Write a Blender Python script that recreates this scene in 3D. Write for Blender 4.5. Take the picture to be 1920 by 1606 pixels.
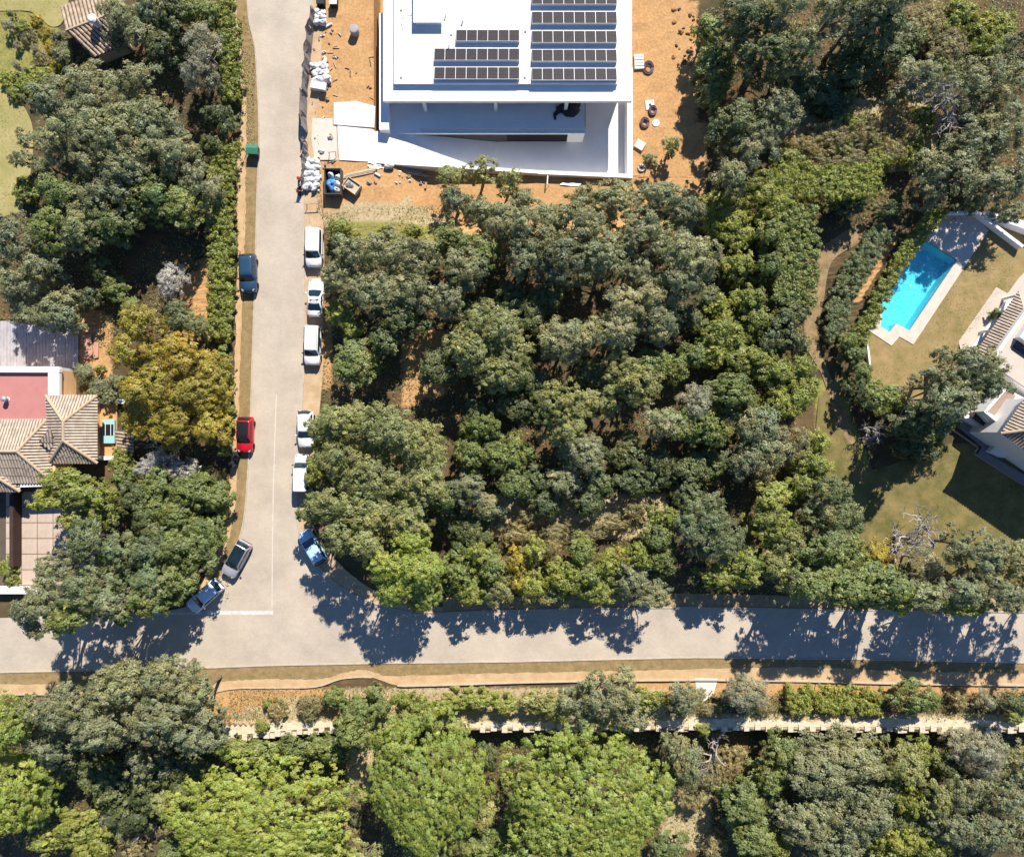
import bpy, bmesh, math, random
import numpy as np
from mathutils import Vector, Matrix
R = math.radians
scene = bpy.context.scene
for o in list(bpy.data.objects):
    bpy.data.objects.remove(o)
COL = scene.collection

# ------------------------------------------------------------ camera, sky, sun, exposure
S, H = 16.5, 80.0            # pixels per metre on the ground, metres above the street
cam_d = bpy.data.cameras.new('camera'); cam = bpy.data.objects.new('camera', cam_d); COL.objects.link(cam)
cam.location = (0, 0, H)
cam_d.sensor_fit = 'HORIZONTAL'; cam_d.angle = 2*math.atan(960/(S*H))
cam_d.clip_start = 1.0; cam_d.clip_end = 3000
scene.camera = cam
SHX, SHY = -0.35, -1.05      # ground shadow of a 1 m post
world = bpy.data.worlds.new('World'); scene.world = world; world.use_nodes = True
wn = world.node_tree.nodes; wl = world.node_tree.links
sky = wn.new('ShaderNodeTexSky'); sky.sky_type = 'NISHITA'; sky.sun_disc = False
sky.sun_elevation = math.atan(1/math.hypot(SHX, SHY)); sky.sun_rotation = math.atan2(-SHX, -SHY)
sky.air_density = 1.0; sky.dust_density = 0.0; sky.ozone_density = 10.0
wl.new(sky.outputs[0], wn['Background'].inputs[0]); wn['Background'].inputs[1].default_value = 0.088
sun_d = bpy.data.lights.new('sun', 'SUN'); sun = bpy.data.objects.new('sun', sun_d); COL.objects.link(sun)
sun_d.energy = 5.0; sun_d.angle = R(0.5); sun_d.color = (1.0, 0.93, 0.82)
sun.rotation_euler = Vector((SHX, SHY, -1)).to_track_quat('-Z', 'Y').to_euler()
sun.location = (20, 60, 90)
vs = scene.view_settings
vs.view_transform = 'Standard'; vs.look = 'None'; vs.gamma = 1.0; vs.use_curve_mapping = False; vs.exposure = 0.74
scene.cycles.max_bounces = 6; scene.cycles.transparent_max_bounces = 12
scene.cycles.caustics_reflective = False; scene.cycles.caustics_refractive = False

# ------------------------------------------------------------ helpers
def W(px, py, z=0.0):
    """pixel of the photograph -> world point at height z"""
    k = (H - z)/H/S
    return Vector(((px - 960)*k, (803 - py)*k, z))
def WX(pts, z=0.0):
    return [W(p[0], p[1], z) for p in pts]
rng0 = np.random.default_rng(7)

def inpoly(x, y, poly):
    """vectorised point in polygon"""
    c = np.zeros(np.shape(x), bool); n = len(poly)
    for i in range(n):
        x0, y0 = poly[i][:2]; x1, y1 = poly[i-1][:2]
        with np.errstate(divide='ignore', invalid='ignore'):
            t = ((y0 > y) != (y1 > y)) & (x < (x1 - x0)*(y - y0)/(y1 - y0 + 1e-12) + x0)
        c ^= t
    return c

def sstep(a, b, x):
    t = np.clip((x - a)/(b - a), 0, 1); return t*t*(3 - 2*t)

WALL_Y = -34.3
SOUTH_Z = -2.8
PLATEAU = -1.6
def ground_h(x, y):
    x = np.asarray(x, float); y = np.asarray(y, float)
    z = PLATEAU*sstep(-14.5, -9.5, x)*(1 - sstep(22.8, 27, x))*sstep(19.5, 24.5, y)
    return np.where(y < WALL_Y, SOUTH_Z, z)
def gh(x, y):
    return float(ground_h(x, y))

# ---- materials
MATS = {}
def nmat(name):
    m = bpy.data.materials.new(name); m.use_nodes = True
    nt = m.node_tree; b = nt.nodes['Principled BSDF']
    return m, nt, b
def mat(name, col, rough=0.8, var=0.12, scale=1.5, bump=0.0, bscale=20, metal=0.0, col2=None, spec=0.3, coat=0.0, detail=6):
    """procedural material: two tones mixed by noise, fine relief"""
    if name in MATS: return MATS[name]
    m, nt, b = nmat(name)
    N = nt.nodes; L = nt.links
    tc = N.new('ShaderNodeTexCoord')
    nz = N.new('ShaderNodeTexNoise'); nz.inputs['Scale'].default_value = scale; nz.inputs['Detail'].default_value = detail
    nz.inputs['Roughness'].default_value = 0.65
    L.new(tc.outputs['Object'], nz.inputs['Vector'])
    rp = N.new('ShaderNodeValToRGB')
    c = np.array(col)
    c2 = np.array(col2) if col2 else np.clip(c*(1 + var), 0, 1)
    c1 = c if col2 else c*(1 - var)
    rp.color_ramp.elements[0].color = (*c1, 1); rp.color_ramp.elements[0].position = 0.32
    rp.color_ramp.elements[1].color = (*c2, 1); rp.color_ramp.elements[1].position = 0.68
    L.new(nz.outputs['Fac'], rp.inputs['Fac']); L.new(rp.outputs['Color'], b.inputs['Base Color'])
    b.inputs['Roughness'].default_value = rough; b.inputs['Metallic'].default_value = metal
    b.inputs['Specular IOR Level'].default_value = spec
    b.inputs['Coat Weight'].default_value = coat; b.inputs['Coat Roughness'].default_value = 0.08
    if bump:
        n2 = N.new('ShaderNodeTexNoise'); n2.inputs['Scale'].default_value = bscale; n2.inputs['Detail'].default_value = 5
        L.new(tc.outputs['Object'], n2.inputs['Vector'])
        bp = N.new('ShaderNodeBump'); bp.inputs['Strength'].default_value = bump; bp.inputs['Distance'].default_value = 0.05
        L.new(n2.outputs['Fac'], bp.inputs['Height']); L.new(bp.outputs['Normal'], b.inputs['Normal'])
    MATS[name] = m
    return m

# ---- object bookkeeping
def tag(o, label=None, cat=None, group=None, kind=None):
    if label: o['label'] = label
    if cat: o['category'] = cat
    if group: o['group'] = group
    if kind: o['kind'] = kind
    return o
def thing(name, label, cat, loc=(0, 0, 0), rz=0.0, group=None):
    o = bpy.data.objects.new(name, None); COL.objects.link(o)
    o.empty_display_size = 0.3
    o.location = loc; o.rotation_euler = (0, 0, rz)
    return tag(o, label, cat, group)
def link_mesh(name, me, parent=None, loc=None):
    o = bpy.data.objects.new(name, me); COL.objects.link(o)
    if parent is not None: o.parent = parent
    if loc is not None: o.location = loc
    return o
def root_loc(o):
    while o.parent is not None: o = o.parent
    return o.location

class MB:
    """collects geometry for ONE mesh object"""
    def __init__(s): s.v = []; s.f = []
    def add(s, vs, fs):
        n = len(s.v); s.v += [tuple(p) for p in vs]; s.f += [tuple(i + n for i in f) for f in fs]; return s
    def box(s, x0, x1, y0, y1, z0, z1):
        return s.add([(x0,y0,z0),(x1,y0,z0),(x1,y1,z0),(x0,y1,z0),(x0,y0,z1),(x1,y0,z1),(x1,y1,z1),(x0,y1,z1)],
                     [(3,2,1,0),(4,5,6,7),(0,1,5,4),(1,2,6,5),(2,3,7,6),(3,0,4,7)])
    def obox(s, c, ang, hx, hy, z0, z1, taper=1.0):
        ca, sa = math.cos(ang), math.sin(ang); vs = []
        for z, k in ((z0, 1.0), (z1, taper)):
            for a, b in ((-hx,-hy),(hx,-hy),(hx,hy),(-hx,hy)):
                vs.append((c[0] + (a*ca - b*sa)*k, c[1] + (a*sa + b*ca)*k, z))
        return s.add(vs, [(3,2,1,0),(4,5,6,7),(0,1,5,4),(1,2,6,5),(2,3,7,6),(3,0,4,7)])
    def prism(s, poly, z0, z1):
        """vertical prism; z0 / z1 numbers or per-vertex lists"""
        n = len(poly)
        a = sum(poly[i-1][0]*poly[i][1] - poly[i][0]*poly[i-1][1] for i in range(n))
        if a < 0: 
            poly = poly[::-1]
            z0 = z0[::-1] if isinstance(z0, (list, tuple)) else z0
            z1 = z1[::-1] if isinstance(z1, (list, tuple)) else z1
        b = [(p[0], p[1], z0[i] if isinstance(z0, (list, tuple)) else z0) for i, p in enumerate(poly)]
        t = [(p[0], p[1], z1[i] if isinstance(z1, (list, tuple)) else z1) for i, p in enumerate(poly)]
        return s.add(b + t, [tuple(range(n))[::-1], tuple(range(n, 2*n))] + [(i, (i+1) % n, n + (i+1) % n, n + i) for i in range(n)])
    def tube(s, pts, rads, n=6, cap=True):
        pts = [Vector(p) for p in pts]
        if not isinstance(rads, (list, tuple)): rads = [rads]*len(pts)
        vs = []; fs = []
        for i, p in enumerate(pts):
            d = (pts[min(i+1, len(pts)-1)] - pts[max(i-1, 0)])
            d = d.normalized() if d.length > 1e-6 else Vector((0, 0, 1))
            u = d.cross(Vector((0.31, 0.2, 0.93))); u = u.normalized() if u.length > 1e-4 else Vector((1, 0, 0))
            w = d.cross(u)
            for k in range(n):
                a = 2*math.pi*k/n
                vs.append(p + (u*math.cos(a) + w*math.sin(a))*rads[i])
        for i in range(len(pts)-1):
            for k in range(n):
                k2 = (k+1) % n
                fs.append((i*n+k, i*n+k2, (i+1)*n+k2, (i+1)*n+k))
        if cap:
            fs.append(tuple(range(n))[::-1]); m = (len(pts)-1)*n; fs.append(tuple(range(m, m+n)))
        return s.add(vs, fs)
    def lathe(s, prof, c=(0, 0, 0), n=16, axis='z'):
        vs = []; fs = []
        for r, z in prof:
            for k in range(n):
                a = 2*math.pi*k/n
                if axis == 'z': vs.append((c[0] + r*math.cos(a), c[1] + r*math.sin(a), c[2] + z))
                else: vs.append((c[0] + r*math.cos(a), c[1] + z, c[2] + r*math.sin(a)))
        for i in range(len(prof)-1):
            for k in range(n):
                k2 = (k+1) % n
                fs.append((i*n+k, i*n+k2, (i+1)*n+k2, (i+1)*n+k))
        fs.append(tuple(range(n))[::-1]); m = (len(prof)-1)*n; fs.append(tuple(range(m, m+n)))
        return s.add(vs, fs)
    def poly(s, pts): return s.add(pts, [tuple(range(len(pts)))])
    def build(s, name, m, parent=None, local=False, smooth=False, fix=True, bevel=0.0):
        org = Vector((0, 0, 0))
        if parent is not None and not local: org = root_loc(parent)
        me = bpy.data.meshes.new(name)
        if parent is None and not local and s.v:
            a = np.array(s.v); org = Vector((float(a[:,0].mean()), float(a[:,1].mean()), float(a[:,2].min())))
        me.from_pydata([(p[0]-org[0], p[1]-org[1], p[2]-org[2]) for p in s.v], [], s.f)
        if fix or bevel:
            bm = bmesh.new(); bm.from_mesh(me)
            if fix: bmesh.ops.recalc_face_normals(bm, faces=bm.faces)
            if bevel:
                bmesh.ops.bevel(bm, geom=[e for e in bm.edges if e.is_manifold and e.calc_face_angle(0) > 0.6], offset=bevel, segments=2, affect='EDGES', profile=0.6)
            bm.to_mesh(me); bm.free()
        if smooth: me.polygons.foreach_set('use_smooth', [True]*len(me.polygons))
        me.materials.append(m)
        o = link_mesh(name, me, parent)
        if parent is None and not local: o.location = org
        return o

def sheet(name, px, z, m, zpx=0.0, world_pts=None, kind='structure'):
    """flat or draped ground sheet"""
    pts = world_pts or [W(p[0], p[1], zpx) for p in px]
    bm = bmesh.new()
    f = bm.faces.new([bm.verts.new((p[0], p[1], z)) for p in pts])
    if f.normal.z < 0 or f.calc_area() and (f.normal_update() or f.normal.z < 0): f.normal_flip()
    bmesh.ops.triangulate(bm, faces=bm.faces)
    me = bpy.data.meshes.new(name); bm.to_mesh(me); bm.free()
    me.materials.append(m)
    o = link_mesh(name, me)
    return tag(o, kind=kind)

def smooth_px(pts, n=6):
    """Catmull-Rom through pixel points"""
    out = []; P = [np.array(p, float) for p in pts]
    for i in range(len(P)-1):
        a = P[max(i-1, 0)]; b = P[i]; c = P[i+1]; d = P[min(i+2, len(P)-1)]
        for k in range(n):
            t = k/n
            out.append(tuple(0.5*((2*b) + (c-a)*t + (2*a-5*b+4*c-d)*t*t + (-a+3*b-3*c+d)*t**3)))
    out.append(tuple(P[-1]))
    return out
# ------------------------------------------------------------ ground
POOL = [(1727,445),(1795,487),(1705,620),(1680,607),(1667,623),(1650,612),(1653,588),(1646,575)]
poolw = [W(*p)[:2] for p in POOL]
SITE = [(586,-60),(1305,-60),(1312,150),(1330,250),(1338,380),(1230,420),(1130,440),(900,470),(700,450),(610,420),(600,400),(575,360),(572,250)]
VIL = dict(x0=-15.7, x1=13.75, s0=30.55, s1=29.1)       # villa pit: x range, south edge
def south_edge(x): 
    return VIL['s0'] + (VIL['s1'] - VIL['s0'])*(np.clip(x, -20, 14) + 19.7)/33.5
xs = sorted(set(np.round(np.concatenate([[-700,-400,-220,-140,-100,-84], np.arange(-74, 75, 1.0), [84,100,140,220,400,700],
        [VIL['x0']-.02, VIL['x0']+.04, VIL['x1']-.04, VIL['x1']+.02], np.arange(39.5, 53, 0.25)]), 3)))
ys = sorted(set(np.round(np.concatenate([[-700,-400,-220,-140,-100,-80], np.arange(-64, 65, 1.0), [80,100,140,220,400,700],
        [WALL_Y+.04, WALL_Y-.04, 29.76, 29.84], np.arange(9.5, 23, 0.25)]), 3)))
GX, GV = np.meshgrid(np.array(xs), np.array(ys))
bmp = np.clip(1 - (np.abs(GV - 29.8) - 0.5)/5.0, 0, 1)
GY = GV + (south_edge(GX) - 29.8)*bmp
GZ = ground_h(GX, GY)
r2 = np.random.default_rng(3)
pit = (GX > VIL['x0']) & (GX < VIL['x1']) & (GV > 29.8) & (GV < 64)
nse = (r2.random(GX.shape) - 0.5)*0.12
GZ = GZ + np.where(np.abs(GV - WALL_Y) < 0.5, 0, nse*((np.abs(GX) < 74) & (np.abs(GY) < 64)) - 0.06)
GZ = np.where(pit, -3.7, GZ)
# hole for the swimming pool
pc = np.mean(np.array(poolw), axis=0)
big = [tuple(pc + (np.array(p) - pc)*1.0 + (np.array(p) - pc)/np.linalg.norm(np.array(p) - pc)*0.4) for p in poolw]
GZ = np.where(inpoly(GX, GY, big), -2.4, GZ)
ny, nx = GX.shape
gv = np.stack([GX, GY, GZ], -1).reshape(-1, 3)
idx = np.arange(ny*nx).reshape(ny, nx)
gf = np.stack([idx[:-1,:-1], idx[:-1,1:], idx[1:,1:], idx[1:,:-1]], -1).reshape(-1, 4)
gme = bpy.data.meshes.new('ground')
gme.vertices.add(len(gv)); gme.vertices.foreach_set('co', gv.ravel())
gme.loops.add(gf.size); gme.loops.foreach_set('vertex_index', gf.ravel())
gme.polygons.add(len(gf)); gme.polygons.foreach_set('loop_start', np.arange(0, gf.size, 4))
gme.update()
def zone(polys):
    m = np.zeros(GX.shape)
    for p in polys: m = np.maximum(m, inpoly(GX, GY, [W(*q)[:2] for q in p]).astype(float))
    return m
soil = zone([SITE, [(330,560),(400,460),(395,620),(350,650)], [(140,560),(215,600),(215,720),(140,690)],
             [(330,1283),(620,1283),(640,1350),(420,1350)], [(1180,1275),(1920,1275),(1960,1300),(1460,1300),(1180,1300)],
             [(1590,560),(1665,445),(1680,455),(1610,570)], [(590,690),(605,560),(625,560),(612,760)], [(750,620),(830,620),(840,740),(760,760)]])
dry = zone([[(640,1335),(1960,1335),(1960,1368),(640,1368)], [(1250,1520),(1340,1500),(1360,1620),(1240,1620)], [(1440,180),(1760,180),(1760,320),(1440,330)],
            [(640,1380),(700,1400),(690,1520),(640,1520)], [(560,400),(760,370),(860,420),(700,450),(620,430)], [(470,1320),(560,1310),(620,1350),(430,1360)],
            [(920,930),(1250,930),(1250,1010),(920,1010)], [(640,1288),(1060,1286),(1250,1290),(1250,1350),(640,1350)]])
grass = zone([[(1520,720),(1580,720),(1640,900),(1640,980),(1560,940)], [(0,0),(110,0),(130,170),(0,170)], [(620,420),(860,420),(860,470),(620,450)]])
cols = np.stack([soil, dry, grass, np.ones_like(soil)], -1).reshape(-1, 4)
att = gme.color_attributes.new('zone', 'FLOAT_COLOR', 'POINT'); att.data.foreach_set('color', cols.astype(np.float32).ravel())

def ground_material():
    m, nt, b = nmat('earth_ground'); N = nt.nodes; L = nt.links
    tc = N.new('ShaderNodeTexCoord')
    def noise(sc, det=6, ro=0.6):
        n = N.new('ShaderNodeTexNoise'); n.inputs['Scale'].default_value = sc; n.inputs['Detail'].default_value = det
        n.inputs['Roughness'].default_value = ro; L.new(tc.outputs['Object'], n.inputs['Vector']); return n
    def ramp(n, cs):
        r = N.new('ShaderNodeValToRGB'); e = r.color_ramp.elements
        while len(e) < len(cs): e.new(0.5)
        for k, (p, c) in enumerate(cs): e[k].position = p; e[k].color = (*c, 1)
        L.new(n.outputs['Fac'], r.inputs['Fac']); return r
    def mix(f, a, c):
        x = N.new('ShaderNodeMix'); x.data_type = 'RGBA'
        L.new(f, x.inputs[0]); L.new(a, x.inputs[6]); L.new(c, x.inputs[7]); return x.outputs[2]
    n1 = noise(0.35); n2 = noise(3.5); n3 = noise(14, 4)
    base = ramp(n1, [(0.3, (0.060, 0.048, 0.028)), (0.48, (0.10, 0.078, 0.042)), (0.62, (0.155, 0.095, 0.048)), (0.75, (0.085, 0.09, 0.036))])
    soilc = ramp(n2, [(0.22, (0.33, 0.165, 0.065)), (0.5, (0.45, 0.255, 0.112)), (0.8, (0.54, 0.345, 0.18))])
    dryc = ramp(n2, [(0.25, (0.25, 0.17, 0.09)), (0.5, (0.42, 0.33, 0.19)), (0.8, (0.55, 0.46, 0.30))])
    grc = ramp(n2, [(0.25, (0.14, 0.14, 0.04)), (0.55, (0.26, 0.24, 0.075)), (0.8, (0.33, 0.27, 0.11))])
    at = N.new('ShaderNodeAttribute'); at.attribute_name = 'zone'
    # paler, dustier and trampled patches across the bare soil
    n4 = noise(0.18, 8, 0.7); dust = ramp(n4, [(0.36, (0.0, 0.0, 0.0)), (0.62, (1, 1, 1))])
    pale = ramp(n2, [(0.3, (0.46, 0.27, 0.115)), (0.7, (0.56, 0.375, 0.185))])
    sd = N.new('ShaderNodeMix'); sd.data_type = 'RGBA'; dm = N.new('ShaderNodeMath'); dm.operation = 'MULTIPLY'; dm.inputs[1].default_value = 0.45
    L.new(dust.outputs[0], dm.inputs[0]); L.new(dm.outputs[0], sd.inputs[0]); L.new(soilc.outputs[0], sd.inputs[6]); L.new(pale.outputs[0], sd.inputs[7])
    sp = N.new('ShaderNodeSeparateColor'); L.new(at.outputs['Color'], sp.inputs[0])
    def soft(ch):
        a = N.new('ShaderNodeMath'); a.operation = 'ADD'; L.new(sp.outputs[ch], a.inputs[0])
        s2 = N.new('ShaderNodeMath'); s2.operation = 'MULTIPLY_ADD'; s2.inputs[1].default_value = 0.9; s2.inputs[2].default_value = -0.45
        L.new(n2.outputs['Fac'], s2.inputs[0]); L.new(s2.outputs[0], a.inputs[1])
        mr = N.new('ShaderNodeMapRange'); mr.inputs[1].default_value = 0.3; mr.inputs[2].default_value = 0.7; L.new(a.outputs[0], mr.inputs[0])
        return mr.outputs[0]
    c = mix(soft(0), base.outputs[0], sd.outputs[2])
    c = mix(soft(1), c, dryc.outputs[0])
    c = mix(soft(2), c, grc.outputs[0])
    # pebbles and clods
    mm = N.new('ShaderNodeMix'); mm.data_type = 'RGBA'; mm.blend_type = 'MULTIPLY'; mm.inputs[0].default_value = 0.18
    r3 = ramp(n3, [(0.3, (0.5, 0.48, 0.45)), (0.6, (1, 1, 1))])
    L.new(c, mm.inputs[6]); L.new(r3.outputs[0], mm.inputs[7]); L.new(mm.outputs[2], b.inputs['Base Color'])
    bp = N.new('ShaderNodeBump'); bp.inputs['Strength'].default_value = 0.45; bp.inputs['Distance'].default_value = 0.10
    L.new(n2.outputs['Fac'], bp.inputs['Height']); L.new(bp.outputs['Normal'], b.inputs['Normal'])
    b.inputs['Roughness'].default_value = 0.95; b.inputs['Specular IOR Level'].default_value = 0.1
    return m
gme.materials.append(ground_material())
gme.polygons.foreach_set('use_smooth', [False]*len(gme.polygons))
tag(link_mesh('ground', gme), kind='structure')

# ------------------------------------------------------------ roads, verges, paths
def road_material(name='road_paving'):
    m, nt, b = nmat(name); N = nt.nodes; L = nt.links
    tc = N.new('ShaderNodeTexCoord')
    br = N.new('ShaderNodeTexBrick'); br.inputs['Scale'].default_value = 1.0
    br.inputs['Brick Width'].default_value = 0.24; br.inputs['Row Height'].default_value = 0.12; br.inputs['Mortar Size'].default_value = 0.012
    br.inputs['Color1'].default_value = (0.445, 0.388, 0.322, 1); br.inputs['Color2'].default_value = (0.485, 0.427, 0.356, 1); br.inputs['Mortar'].default_value = (0.42, 0.36, 0.29, 1)
    br.offset = 0.5
    L.new(tc.outputs['Object'], br.inputs['Vector'])
    n1 = N.new('ShaderNodeTexNoise'); n1.inputs['Scale'].default_value = 0.22; n1.inputs['Detail'].default_value = 8; n1.inputs['Roughness'].default_value = 0.7
    L.new(tc.outputs['Object'], n1.inputs['Vector'])
    rp = N.new('ShaderNodeValToRGB'); rp.color_ramp.elements[0].position = 0.3; rp.color_ramp.elements[1].position = 0.62
    rp.color_ramp.elements[0].color = (0.80, 0.78, 0.76, 1); rp.color_ramp.elements[1].color = (1.06, 1.04, 1.0, 1)
    L.new(n1.outputs['Fac'], rp.inputs['Fac'])
    n2 = N.new('ShaderNodeTexNoise'); n2.inputs['Scale'].default_value = 5; n2.inputs['Detail'].default_value = 6; n2.inputs['Roughness'].default_value = 0.75
    L.new(tc.outputs['Object'], n2.inputs['Vector'])
    r2_ = N.new('ShaderNodeValToRGB'); r2_.color_ramp.elements[0].position = 0.28; r2_.color_ramp.elements[1].position = 0.5
    r2_.color_ramp.elements[0].color = (0.8, 0.76, 0.7, 1); r2_.color_ramp.elements[1].color = (1, 1, 1, 1)
    L.new(n2.outputs['Fac'], r2_.inputs['Fac'])
    m1 = N.new('ShaderNodeMix'); m1.data_type = 'RGBA'; m1.blend_type = 'MULTIPLY'; m1.inputs[0].default_value = 1
    L.new(br.outputs['Color'], m1.inputs[6]); L.new(rp.outputs['Color'], m1.inputs[7])
    m2 = N.new('ShaderNodeMix'); m2.data_type = 'RGBA'; m2.blend_type = 'MULTIPLY'; m2.inputs[0].default_value = 0.4
    L.new(m1.outputs[2], m2.inputs[6]); L.new(r2_.outputs['Color'], m2.inputs[7]); L.new(m2.outputs[2], b.inputs['Base Color'])
    b.inputs['Roughness'].default_value = 0.85; b.inputs['Specular IOR Level'].default_value = 0.25
    bp = N.new('ShaderNodeBump'); bp.inputs['Strength'].default_value = 0.35; bp.inputs['Distance'].default_value = 0.03
    L.new(n2.outputs['Fac'], bp.inputs['Height']); L.new(bp.outputs['Normal'], b.inputs['Normal'])
    return m
M_ROAD = road_material()
M_VERGE = mat('verge_dry_grass', (0.19, 0.14, 0.06), 0.95, scale=1.3, col2=(0.32, 0.225, 0.115), bump=0.8, bscale=9, spec=0.1)
M_SAND = mat('sandy_path', (0.42, 0.275, 0.145), 0.95, scale=0.9, col2=(0.54, 0.385, 0.225), bump=0.6, bscale=7, spec=0.1)
M_PAINT = mat('road_paint', (0.46, 0.42, 0.36), 0.7, scale=2.5, col2=(0.70, 0.68, 0.63), bump=0.2)
M_KERB = mat('kerb_stone', (0.36, 0.31, 0.25), 0.9, scale=2, col2=(0.5, 0.44, 0.36), bump=0.5)

left_edge = smooth_px([(460,-80),(466,30),(478,90),(484,180),(486,270),(483,340),(480,450),(477,560),(473,680),(469,800),(464,900),(455,985),(432,1050),(395,1105),(345,1138),(275,1148)], 5)
_jr = random.Random(4)
def rag(pts, a=1.3): return [(x + _jr.uniform(-a, a), y + _jr.uniform(-a, a)) for x, y in pts]
right_edge = smooth_px([(592,-80),(588,0),(582,100),(576,200),(572,280),(570,400),(570,500),(571,600),(570,690),(565,790),(560,880),(557,960),(564,1005),(585,1045),(620,1085),(660,1112),(705,1131),(760,1145),(830,1148)], 5)
top_r = [(960,1143),(1100,1140),(1280,1138),(1440,1140),(1600,1143),(1920,1147),(2300,1150),(3200,1160)]
bot = [(3200,1262),(2300,1250),(1920,1242),(1600,1235),(1300,1232),(960,1240),(700,1243),(500,1247),(370,1252),(0,1260),(-400,1266),(-1400,1275)]
top_l = [(-1400,1176),(-400,1168),(0,1158),(150,1152)]
road_poly = left_edge[::1] + [] 
poly = right_edge + top_r + bot + top_l + left_edge[::-1]
sheet('road', poly, 0.012, M_ROAD)

def strip(pts_a, pts_b, name, z, m):
    """sheet between two pixel polylines"""
    sheet(name, pts_a + pts_b[::-1], z, m)
# west side of the street: verge against the road, sandy footpath behind it
pathw = smooth_px([(441,-80),(444,30),(452,100),(462,180),(462,250),(460,330),(460,400),(458,470),(455,560),(450,680),(447,800),(444,900),(438,970),(420,1040),(395,1085),(372,1108)], 14); pathw = rag(pathw)
hedgew = smooth_px([(428,-80),(435,30),(444,100),(454,180),(450,250),(443,330),(444,400),(446,470),(443,560),(440,680),(437,800),(430,900),(424,970),(408,1035),(385,1080),(365,1100)], 14); hedgew = rag(hedgew)
strip(left_edge[:-8], pathw, 'verge', 0.004, M_VERGE)
strip(pathw, hedgew, 'footpath', 0.008, M_SAND)
# south side of the cross street
bt = [(x, y) for x, y in bot if -500 < x < 2400][::-1]
p_in = smooth_px([(-400,1292),(0,1283),(200,1283),(370,1281),(440,1275),(500,1273),(600,1272),(640,1262),(680,1255),(710,1262),(740,1266),(960,1261),(1100,1258),(1300,1254),(1500,1250),(1700,1258),(1920,1262),(2300,1268)], 16); p_in = rag(p_in, 1.2)
p_out = smooth_px([(-400,1312),(0,1302),(200,1302),(370,1300),(440,1290),(500,1289),(590,1287),(640,1272),(690,1269),(715,1275),(745,1284),(800,1284),(960,1279),(1100,1276),(1300,1274),(1500,1276),(1700,1281),(1920,1284),(2300,1290)], 5)
strip(bt, p_in, 'verge', 0.004, M_VERGE)
strip(p_in, p_out, 'footpath', 0.008, M_SAND)
# narrow bare strip along the parked cars, east side
re_ = right_edge[:75]
out_e = [(610,-80),(604,60),(598,200),(592,300),(606,420),(608,520),(606,600),(606,690),(600,760),(592,850),(585,930),(588,985),(640,1060),(720,1115),(830,1138)]
strip(right_edge, smooth_px(out_e, 4), 'verge', 0.004, mat('dusty_verge', (0.40, 0.265, 0.15), 0.95, scale=0.8, col2=(0.52, 0.39, 0.25), bump=0.7, bscale=8, spec=0.1))
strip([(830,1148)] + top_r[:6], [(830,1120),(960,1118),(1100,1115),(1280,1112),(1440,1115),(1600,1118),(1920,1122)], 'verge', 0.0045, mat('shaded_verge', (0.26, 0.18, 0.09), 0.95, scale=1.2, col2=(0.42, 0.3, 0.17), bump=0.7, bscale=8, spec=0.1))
# kerbs
def ribbon(name, pts, w, z0, z1, m, kind='structure', parent=None):
    P = [W(*p) for p in pts]; mb = MB(); L_, R_ = [], []
    for i, p in enumerate(P):
        d = (P[min(i+1, len(P)-1)] - P[max(i-1, 0)]); d.z = 0; d.normalize(); n = Vector((-d.y, d.x, 0))
        L_.append(p + n*w/2); R_.append(p - n*w/2)
    n = len(P)
    vs = [(a.x, a.y, z) for z in (z0, z1) for a in L_] + [(a.x, a.y, z) for z in (z0, z1) for a in R_]
    fs = []
    for i in range(n-1):
        fs += [(n+i, n+i+1, 3*n+i+1, 3*n+i), (i, n+i, n+i+1, i+1)[::-1], (2*n+i, 2*n+i+1, 3*n+i+1, 3*n+i)]
    fs += [(0, 2*n, 3*n, n), (n-1, 2*n-1, 4*n-1, 3*n-1)]
    mb.add(vs, fs)
    return tag(mb.build(name, m, parent), kind=kind)
ribbon('kerb', right_edge + top_r[:-1], 0.14, -0.05, 0.10, M_KERB)
ribbon('kerb', left_edge[:-10], 0.12, -0.05, 0.09, M_KERB)
ribbon('kerb', bt, 0.12, -0.05, 0.09, M_KERB)
ribbon('kerb', [p for p in p_out if p[0] > 740], 0.12, -0.05, 0.22, M_KERB)
ribbon('kerb', [p for p in p_out if p[0] < 700], 0.10, -0.05, 0.10, M_KERB)
# painted lines: lane line and stop line
def line_px(a, b, w): 
    a = W(*a); b = W(*b); d = (b - a).normalized(); n = Vector((-d.y, d.x, 0))*w/2
    return [a + n, b + n, b - n, a - n]
M_FAINT = mat('worn_road_paint', (0.47, 0.415, 0.35), 0.75, scale=1.2, col2=(0.60, 0.555, 0.49))
def paint(name, segs, m=None):
    bm = bmesh.new()
    for a, b, w in segs:
        q = line_px(a, b, w); bm.faces.new([bm.verts.new((p.x, p.y, 0.017)) for p in q])
    bmesh.ops.recalc_face_normals(bm, faces=bm.faces)
    for f in bm.faces:
        f.normal_update()
        if f.normal.z < 0: f.normal_flip()
    me = bpy.data.meshes.new(name); bm.to_mesh(me); bm.free(); me.materials.append(m or M_PAINT)
    tag(link_mesh(name, me), kind='structure')
ln = [(518.5,740),(516,800),(513,900),(511,1000),(510,1141)]
paint('lane_marking', [(ln[i], ln[i+1], 0.11) for i in range(4)], M_FAINT)
paint('stop_line', [((388,1148),(512,1148),0.42)])
paint('edge_marking', [((282,1150),(378,1149),0.2)])

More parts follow.
